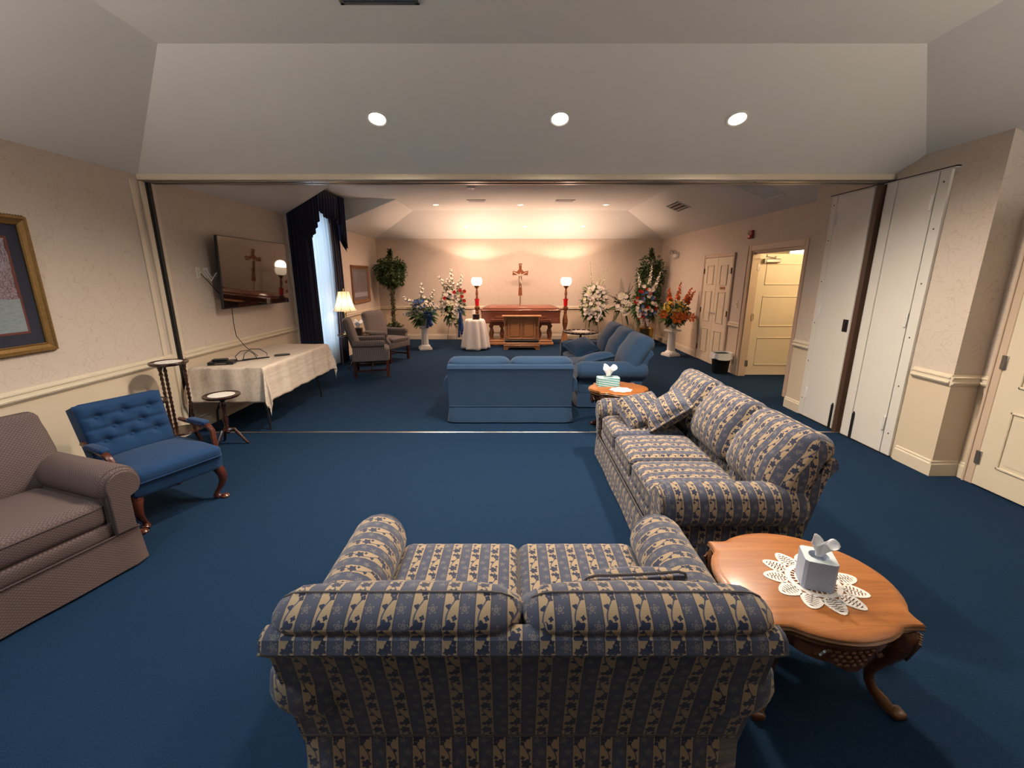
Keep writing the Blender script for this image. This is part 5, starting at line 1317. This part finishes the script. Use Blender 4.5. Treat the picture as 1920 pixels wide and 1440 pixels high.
# ================================================================ plants and flowers
rnd = random.Random(3)
def leafm(m, p, d, up, ln, w, bend=.15, T=None):
    """pointed leaf folded along its midrib"""
    p, d, up = Vector(p), Vector(d).normalized(), Vector(up)
    s = d.cross(up); s = s.normalized() if s.length > 1e-4 else d.orthogonal().normalized(); n = s.cross(d)
    q = [p, p+d*ln*.45+s*w-n*(-.15*w), p+d*ln-n*bend*ln, p+d*ln*.45-s*w-n*(-.15*w), p+d*ln*.5-n*bend*ln*.3]
    m.add(q, [(0, 1, 4), (4, 1, 2), (0, 4, 3), (4, 2, 3)], T)
def rdir(up=0.0):
    while True:
        v = Vector((rnd.uniform(-1, 1), rnd.uniform(-1, 1), rnd.uniform(-1, 1)))
        if .05 < v.length < 1: v.normalize(); v.z += up; return v.normalized()
def frond(m, p, d, ln, w, n=14, droop=.35):
    """fern or palm frond with paired leaflets"""
    p = Vector(p); d = Vector(d).normalized(); pts = [p]; 
    for i in range(n): d = (d+Vector((0, 0, -droop/n))).normalized(); pts.append(pts[-1]+d*ln/n)
    m.tube(pts, [.003]*len(pts), 3, cap=False)
    for i in range(2, n+1):
        dd = (pts[i]-pts[i-1]).normalized(); s = dd.cross(Vector((0, 0, 1)))
        s = s.normalized() if s.length > 1e-3 else Vector((1, 0, 0)); k = math.sin(PI*(i/n)**.7*.94)+.12
        for sg in (-1, 1): leafm(m, pts[i], s*sg*.9+dd*.6, (0, 0, 1), w*k, .008+.05*w, .25)
def petal_mesh(name, mat, r, n=6, rings=2, cup=.5, pw=.5, centre=None):
    m = MB()
    for k in range(rings):
        rr = r*(1-.32*k); c = cup+.35*k
        for i in range(n):
            a = 2*PI*(i+.5*k)/n; d = Vector((math.cos(a), math.sin(a), 0)); s = Vector((-d.y, d.x, 0))
            b = d*rr*.12+Vector((0, 0, .10*r*k)); t1 = d*rr*.60+s*rr*pw+Vector((0, 0, rr*c*.30+.1*r*k)); t2 = d*rr*.60-s*rr*pw+Vector((0, 0, rr*c*.30+.1*r*k)); e = d*rr+Vector((0, 0, rr*c*.45+.1*r*k)); mid = d*rr*.55+Vector((0, 0, rr*c*.10+.1*r*k))
            m.add([b, t1, mid, t2, e], [(0, 1, 2), (0, 2, 3), (1, 4, 2), (3, 2, 4)])
    m.lathe([(r*.20, r*.10), (r*.16, r*.30), (.0005, r*.36)], 6)
    return m.mesh(name, mat, 60)
BL = {k: petal_mesh('bloom', M[mt], 1.0, n, rg, cu, pw) for k, mt, n, rg, cu, pw in (('w', 'petalw', 8, 2, .7, .42), ('c', 'petalc', 8, 2, .8, .45), ('r', 'petalr', 7, 3, 1.1, .5), ('b', 'petalb', 6, 2, .9, .5), ('y', 'petaly', 9, 2, .5, .34), ('o', 'petalo', 6, 1, .6, .30), ('lily', 'petalw', 6, 1, .8, .28), ('p', 'petalc', 6, 3, 1.2, .5))}
def spike(m, p, d, ln, n, r=.03):
    """gladiolus or snapdragon: florets up a stem"""
    p, d = Vector(p), Vector(d).normalized(); s = d.orthogonal().normalized(); t = d.cross(s)
    for i in range(n):
        f = i/n; a = i*2.4; rr = r*(1-.62*f); q = p+d*ln*(.25+.75*f); o = s*math.cos(a)+t*math.sin(a)
        for k in range(5):
            b = 2*PI*k/5; e = (o*.7+d*.5).normalized(); u = e.orthogonal().normalized(); v = e.cross(u); dd = (e*.8+u*math.cos(b)+v*math.sin(b)).normalized()
            leafm(m, q+o*rr*.25, dd, e, rr*1.45, rr*.62, -.1)
def bloom(t, kind, p, d, r):
    q = Vector(d).normalized().to_track_quat('Z', 'Y').to_euler(); return inst('bloom', BL[kind], t, p, (q.x, q.y, q.z), r)
def spikeobj(t, p, d, ln, n, r, mat, name='flower_spike'):
    m = MB(); spike(m, p, d, ln, n, r); o = m.obj(name, M[mat], t, 60)
    m = MB(); p = Vector(p); d = Vector(d).normalized(); m.tube([p, p+d*ln*1.03], .0035, 5); m.obj('stem', M['fern'], o)
    return o
def bow(t, p, s, tails=.4, front=(0, -1, 0)):
    """ribbon bow of looped bands with hanging tails"""
    x, y, z = p; m = MB()
    for k, (a, rr) in enumerate(((20, 1), (160, 1), (65, .8), (115, .8), (-15, .85), (195, .85), (40, .6), (140, .6))):
        c, s_ = math.cos(R(a)), math.sin(R(a)); L = s*rr; w = s*.22
        def fn(u, v, c=c, s_=s_, L=L, w=w):
            t_ = u*PI; rad = L*math.sin(t_); th = .20*L*math.cos(t_)*math.sin(t_)*2
            px, pz = c*rad-s_*th, s_*rad+c*th; return (x+px, y-.02+(v-.5)*w*2*.8-.02*math.sin(t_), z+pz+(v-.5)*w*.3)
        m.grid(13, 3, fn)
    m.cushion((x, y-.05, z), (s*.3, s*.3, s*.3), s*.12, 0, n=4)
    for k, dx in enumerate((-.25, .12, .3)):
        m.grid(3, 10, lambda u, v, dx=dx, k=k: (x+(u-.5)*s*.42+dx*s*v*1.5+.03*s*math.sin(v*7+k), y-.03-.02*math.sin(v*6+k)-.02*k, z-v*tails*(1-.12*k)))
    o = m.obj('ribbon_bow', M['ribbon'], t, 70); o.modifiers.new('thick', 'SOLIDIFY').thickness = .0015; return o
def greens(t, c, ext, n, ln, w, mat='fern', name='foliage', up=.1, front=-.3):
    m = MB(); c = Vector(c)
    for i in range(n):
        d = rdir(up); d.y = d.y*.7+front*rnd.random(); d.normalize()
        p = c+Vector((d.x*ext[0]*.35, d.y*ext[1]*.35, d.z*ext[2]*.45)); 
        L = ln*(.7+.5*rnd.random())*(.6+.6*abs(d.z)*ext[2]/max(ext[0], .01)*.5); frond(m, p, (d.x*ext[0], d.y*ext[1], d.z*ext[2]), L, w, 9, .5)
    return stuff(m.obj(name, M[mat], t, 60))
def leafball(t, c, ext, n, ln, wd, mat='fern', name='foliage', shell=.55):
    m = MB()
    for i in range(n):
        d = rdir(.0); k = rnd.uniform(shell, 1); p = (c[0]+d.x*ext[0]*k, c[1]+d.y*ext[1]*k, c[2]+d.z*ext[2]*k); dd = (d+rdir()*.9+Vector((0, 0, -.3))).normalized(); leafm(m, p, dd, rdir(.8), ln*rnd.uniform(.7, 1.2), wd, .15)
    return stuff(m.obj(name, M[mat], t, 60))
def easel(x, y, h, label, lean=.22, w=.40):
    t = thing('easel', label, 'easel', (x, y, 0), 0, 'thin wire easels behind the sprays')
    for s in (-1, 1):
        m = MB(); m.tube([(s*w/2, -.10, 0), (s*.05, .05, h)], .005, 6); m.obj('leg', M['stem'], t)
    m = MB(); m.tube([(0, .30, 0), (0, .06, h)], .005, 6); m.obj('leg', M['stem'], t)
    m = MB(); m.tube([(-.14, -.045, h*.45), (.14, -.045, h*.45)], .005, 6); m.obj('crossbar', M['stem'], t); return t
def pedestal(x, y, h, label):
    t = thing('pedestal', label, 'pedestal', (x, y, 0), R(45) if False else R(20), 'white fluted pedestals')
    m = MB(); m.box((0, 0, .022), (.28, .28, .044), .004); m.box((0, 0, .055), (.25, .25, .024), .006); m.lathe([(.115, .066), (.12, .08), (.10, .10), (.085, .115), (.078, .13)], 32); m.obj('base', M['white'], t, 35)
    m = MB(); n = 64; vs = []; lv = 6
    for j in range(lv+1):
        z = .125+(h-.125-.09)*j/lv; r0 = .083-.012*j/lv
        for i in range(n): a = 2*PI*i/n; r = r0-.0065*abs(math.sin(a*8))**.7+.002; vs.append((r*math.cos(a), r*math.sin(a), z))
    m.add(vs, [(j*n+i, j*n+(i+1) % n, (j+1)*n+(i+1) % n, (j+1)*n+i) for j in range(lv) for i in range(n)]); m.obj('fluted_shaft', M['white'], t, 25)
    m = MB(); m.lathe([(.074, h-.092), (.082, h-.085), (.08, h-.07), (.095, h-.05), (.105, h-.035)], 32); m.box((0, 0, h-.018), (.25, .25, .035), .005); m.obj('capital', M['white'], t, 35)
    return t

# ---- white and blue basket on the left pedestal
pedestal(-2.02, 10.05, .56, 'white fluted pedestal under the white and blue flowers')
t = thing('flower_arrangement', 'white and blue flowers with blue bow in a white urn on pedestal', 'flowers', (-2.02, 10.05, .5605))
m = MB(); m.lathe([(.001, 0), (.075, 0), (.08, .01), (.05, .04), (.06, .07), (.10, .13), (.11, .15), (.09, .15), (.001, .13)], 24); m.obj('urn', M['white'], t)
leafball(t, (0, 0, .36), (.26, .20, .22), 420, .10, .018, 'fern'); greens(t, (0, -.02, .26), (.42, .26, .20), 60, .34, .08, up=-.1)
for i in range(46):
    d = rdir(.25); d.y = -abs(d.y); p = (d.x*.27, d.y*.20-.02, .36+d.z*.23); bloom(t, rnd.choice('wwwwwb'), p, d, rnd.uniform(.028, .042))
for p, d, L in (((-.10, -.05, .42), (-.62, -.1, .42), .42), ((0, 0, .45), (-.06, 0, 1), .52), ((.14, 0, .42), (.28, 0, 1), .42), ((-.12, -.1, .26), (-1, -.1, .02), .34), ((.16, -.05, .36), (.9, -.2, .22), .26)): spikeobj(t, p, d, L, 17, .056, 'petalw')
for i in range(5): bloom(t, 'b', (rnd.uniform(-.18, .12), -.16, rnd.uniform(.45, .58)), (0, -1, .5), .055)
bow(t, (.17, -.24, .26), .15, .30)
# ---- tall white spray on easel, blue ribbon
easel(-1.43, 10.95, 1.35, 'wire easel behind the tall white spray left of the casket')
t = thing('flower_spray', 'tall white spray with red roses and a long blue ribbon', 'flowers', (-1.43, 10.72, .62))
leafball(t, (0, 0, .38), (.27, .10, .40), 520, .11, .018); greens(t, (0, 0, .32), (.34, .12, .42), 60, .34, .08, up=0)
for i in range(64):
    a = rnd.uniform(0, 2*PI); r = rnd.random()**.5; p = (r*.25*math.cos(a), -.12-.06*(1-r), .36+r*.42*math.sin(a)); bloom(t, rnd.choice('wwwcw'), p, (p[0], -1, .3), rnd.uniform(.034, .055))
for x, z in ((.06, .66), (-.17, .52), (.24, .56), (.20, .70), (.29, .46), (.30, .68)): bloom(t, 'r', (x, -.20, z), (x, -1, .4), .05)
for p, d, L in (((-.08, -.05, .66), (-.5, -.1, .8), .46), ((-.02, -.05, .70), (.02, -.1, 1), .52), ((.12, -.05, .66), (.32, -.1, 1), .44), ((-.15, -.1, .32), (-1, -.2, .12), .30), ((.10, -.15, .0), (.30, -.1, -.9), .44), ((-.05, -.1, .7), (-.25, 0, 1), .30)): spikeobj(t, p, d, L, 18, .056, 'petalw')
bow(t, (.20, -.24, .22), .13, .62)
# ---- right: large all-white spray
easel(2.02, 11.15, 1.35, 'wire easel behind the large all white spray')
t = thing('flower_spray', 'large all white spray standing right of the casket', 'flowers', (2.02, 10.92, .50))
leafball(t, (0, 0, .50), (.30, .10, .46), 560, .11, .018); greens(t, (.02, 0, .48), (.40, .12, .48), 66, .34, .09, up=.05)
for i in range(78):
    a = rnd.uniform(0, 2*PI); r = rnd.random()**.5; p = (r*.27*math.cos(a), -.12-.06*(1-r), .52+r*.46*math.sin(a)); bloom(t, rnd.choice('wwwwwwc'), p, (p[0], -1, .3), rnd.uniform(.034, .058))
for p, d, L in (((-.06, -.05, .85), (-.12, 0, 1), .62), ((.15, -.05, .85), (.30, 0, 1), .46), ((.05, -.05, .85), (.10, 0, 1), .34)): spikeobj(t, p, d, L, 14, .026, 'petalc')
m = MB(); m.grid(3, 10, lambda u, v: (.10+(u-.5)*.04+.05*math.sin(v*4), -.22, .42-.30*v)); o = m.obj('ribbon', M['paper'], t, 70); o.modifiers.new('thick', 'SOLIDIFY').thickness = .001
# ---- small white lily spray with broad fern leaves
easel(2.68, 11.12, 1.0, 'wire easel carrying the small white lily spray')
t = thing('flower_spray', 'small white lily spray with broad pointed fern leaves', 'flowers', (2.73, 10.90, .60))
m = MB()
for a, L in ((100, .52), (150, .40), (200, .38), (240, .50), (285, .48), (330, .34), (30, .42), (65, .40)):
    d = Vector((math.cos(R(a)), -.15, math.sin(R(a)))); frond(m, d*.06+Vector((0, -.05, .42)), d, L, .10, 16, .12)
stuff(m.obj('foliage', M['leaf'], t, 60)); leafball(t, (0, -.02, .42), (.20, .10, .24), 260, .10, .02, 'leaf')
for i in range(26):
    a = rnd.uniform(0, 2*PI); r = rnd.random()**.5; p = (r*.19*math.cos(a), -.16-.04*(1-r), .42+r*.25*math.sin(a)); bloom(t, rnd.choice(['w', 'lily', 'w', 'lily', 'c']), p, (p[0], -1, .3), rnd.uniform(.045, .085))
spikeobj(t, (.10, -.03, .6), (.16, 0, 1), .30, 10, .02, 'petalb')
# ---- red white and blue spray
easel(3.12, 10.62, 1.35, 'wire easel behind the red white and blue spray', w=.50)
t = thing('flower_spray', 'red white and blue spray in front of the tall corner tree', 'flowers', (3.12, 10.40, .55))
leafball(t, (0, 0, .48), (.26, .10, .42), 500, .11, .018); greens(t, (0, 0, .48), (.36, .12, .44), 56, .34, .09, up=.05)
for i in range(66):
    a = rnd.uniform(0, 2*PI); r = rnd.random()**.5; z = .50+r*.42*math.sin(a); p = (r*.25*math.cos(a), -.12-.06*(1-r), z); bloom(t, rnd.choice('wwrbbw' if z < .7 else 'wbwrb'), p, (p[0], -1, .3), rnd.uniform(.032, .055))
for p, d, L in (((-.10, -.05, .72), (-.25, 0, 1), .48), ((.05, -.05, .76), (.08, 0, 1), .58), ((.16, -.05, .72), (.30, 0, 1), .50), ((-.10, -.12, .22), (.15, -.2, -1), .24), ((.04, -.12, .20), (.1, -.2, -1), .24)): spikeobj(t, p, d, L, 18, .038, 'petalw')
# ---- orange and yellow arrangement on the right pedestal
pedestal(3.40, 9.22, .56, 'white fluted pedestal under the orange and yellow flowers')
t = thing('flower_arrangement', 'orange and yellow flowers in a white urn on the right pedestal', 'flowers', (3.40, 9.22, .5605))
m = MB(); m.lathe([(.001, 0), (.075, 0), (.08, .01), (.062, .04), (.07, .10), (.095, .17), (.10, .19), (.085, .19), (.001, .17)], 24); m.obj('urn', M['white'], t)
leafball(t, (0, -.02, .36), (.28, .20, .20), 420, .10, .018); greens(t, (0, -.02, .30), (.36, .22, .18), 44, .30, .08, up=0)
for i in range(52):
    d = rdir(.3); d.y = -abs(d.y); p = (d.x*.27, d.y*.20-.02, .40+d.z*.22); bloom(t, rnd.choice('yyyyyoc'), p, d, rnd.uniform(.028, .046))
for x, z, r in ((-.02, .27, .15), (-.30, .33, .10), (.28, .27, .11), (.12, .29, .10)): bloom(t, 'o', (x, -.22, z), (x*.6, -1, .2), r)
for p, d, L in (((-.10, 0, .50), (-.12, 0, 1), .36), ((.03, 0, .50), (.12, 0, 1), .48), ((.16, 0, .48), (.42, 0, 1), .42), ((.2, 0, .45), (.55, 0, 1), .40)): spikeobj(t, p, d, L, 14, .046, 'petalo')

# ---- ficus trees
def ficus(loc, label, potm, crown, ch, tz, pot_h=.40, pot_r=.17, vine=True):
    t = thing('ficus_tree', label, 'potted tree', (*loc, 0))
    m = MB(); m.lathe([(.001, 0), (pot_r*.85, 0), (pot_r*.9, .01), (pot_r, pot_h-.02), (pot_r*1.04, pot_h), (pot_r*.96, pot_h), (pot_r*.9, pot_h-.04), (.001, pot_h-.04)], 28); m.obj('pot', potm, t)
    m = MB()
    for k in range(4):
        a = k*PI/2; m.tube([(.03*math.cos(a+i*.8), .03*math.sin(a+i*.8), pot_h-.05+(tz-pot_h+.25)*i/12) for i in range(13)], [.020-.0008*i for i in range(13)], 6)
    for k in range(12):
        d = rdir(.5); m.tube([(0, 0, tz+.05), (d.x*crown[0]*.4, d.y*crown[1]*.4, tz+.2+d.z*.1), (d.x*crown[0]*.8, d.y*crown[1]*.8, tz+ch*.4+d.z*ch*.3)], [.010, .006, .003], 5)
    m.obj('trunk', M['stem'], t)
    m = MB()
    for i in range(2300):
        d = rdir(); k = rnd.uniform(.55, 1.0)*(1+.12*math.sin(d.x*7+d.z*5)); sg = lambda q_: math.copysign(abs(q_)**.72, q_); p = Vector((sg(d.x)*crown[0]*k*.88, sg(d.y)*crown[1]*k*.88, tz+ch/2+sg(d.z)*ch/2*k*.9))
        q = abs(d.z)**1.0; leafm(m, p, (d*.5+rdir()*.8+Vector((0, 0, -.45))).normalized(), rdir(.9), rnd.uniform(.06, .10), .018, .2)
    for i in range(170):
        f = rnd.random(); a = rnd.uniform(0, 2*PI); r = rnd.uniform(.0, .12)*(1-f*.7); leafm(m, (r*math.cos(a), r*math.sin(a), tz+ch*.92+f*.24), rdir(.2), (0, 0, 1), .08, .018)
    if vine:
        for i in range(240):
            f = rnd.random(); a = rnd.uniform(0, 2*PI); r = .03+.05*rnd.random(); leafm(m, (r*math.cos(a), r*math.sin(a), pot_h+f*(tz-pot_h)), rdir(), (0, 0, 1), .06, .016)
        for i in range(160):
            a = rnd.uniform(0, 2*PI); r = pot_r*1.3*rnd.random(); leafm(m, (r*math.cos(a), r*math.sin(a), pot_h+.10*(1-r/pot_r/1.3)), rdir(.3), (0, 0, 1), .07, .018)
    stuff(m.obj('foliage', M['leaf'], t, 60)); return t
dark_pot = plain('dark_planter', (.06, .04, .03), .5)
ficus((-3.02, 11.20), 'leafy ficus tree with round crown in the far left corner', dark_pot, (.40, .36), .74, 1.36)
ficus((3.45, 11.22), 'tall leafy ficus tree in a brass pot in the far right corner', M['brass'], (.34, .34), 1.45, .72, .36, .19, False)
# brass pot stands with ribbing
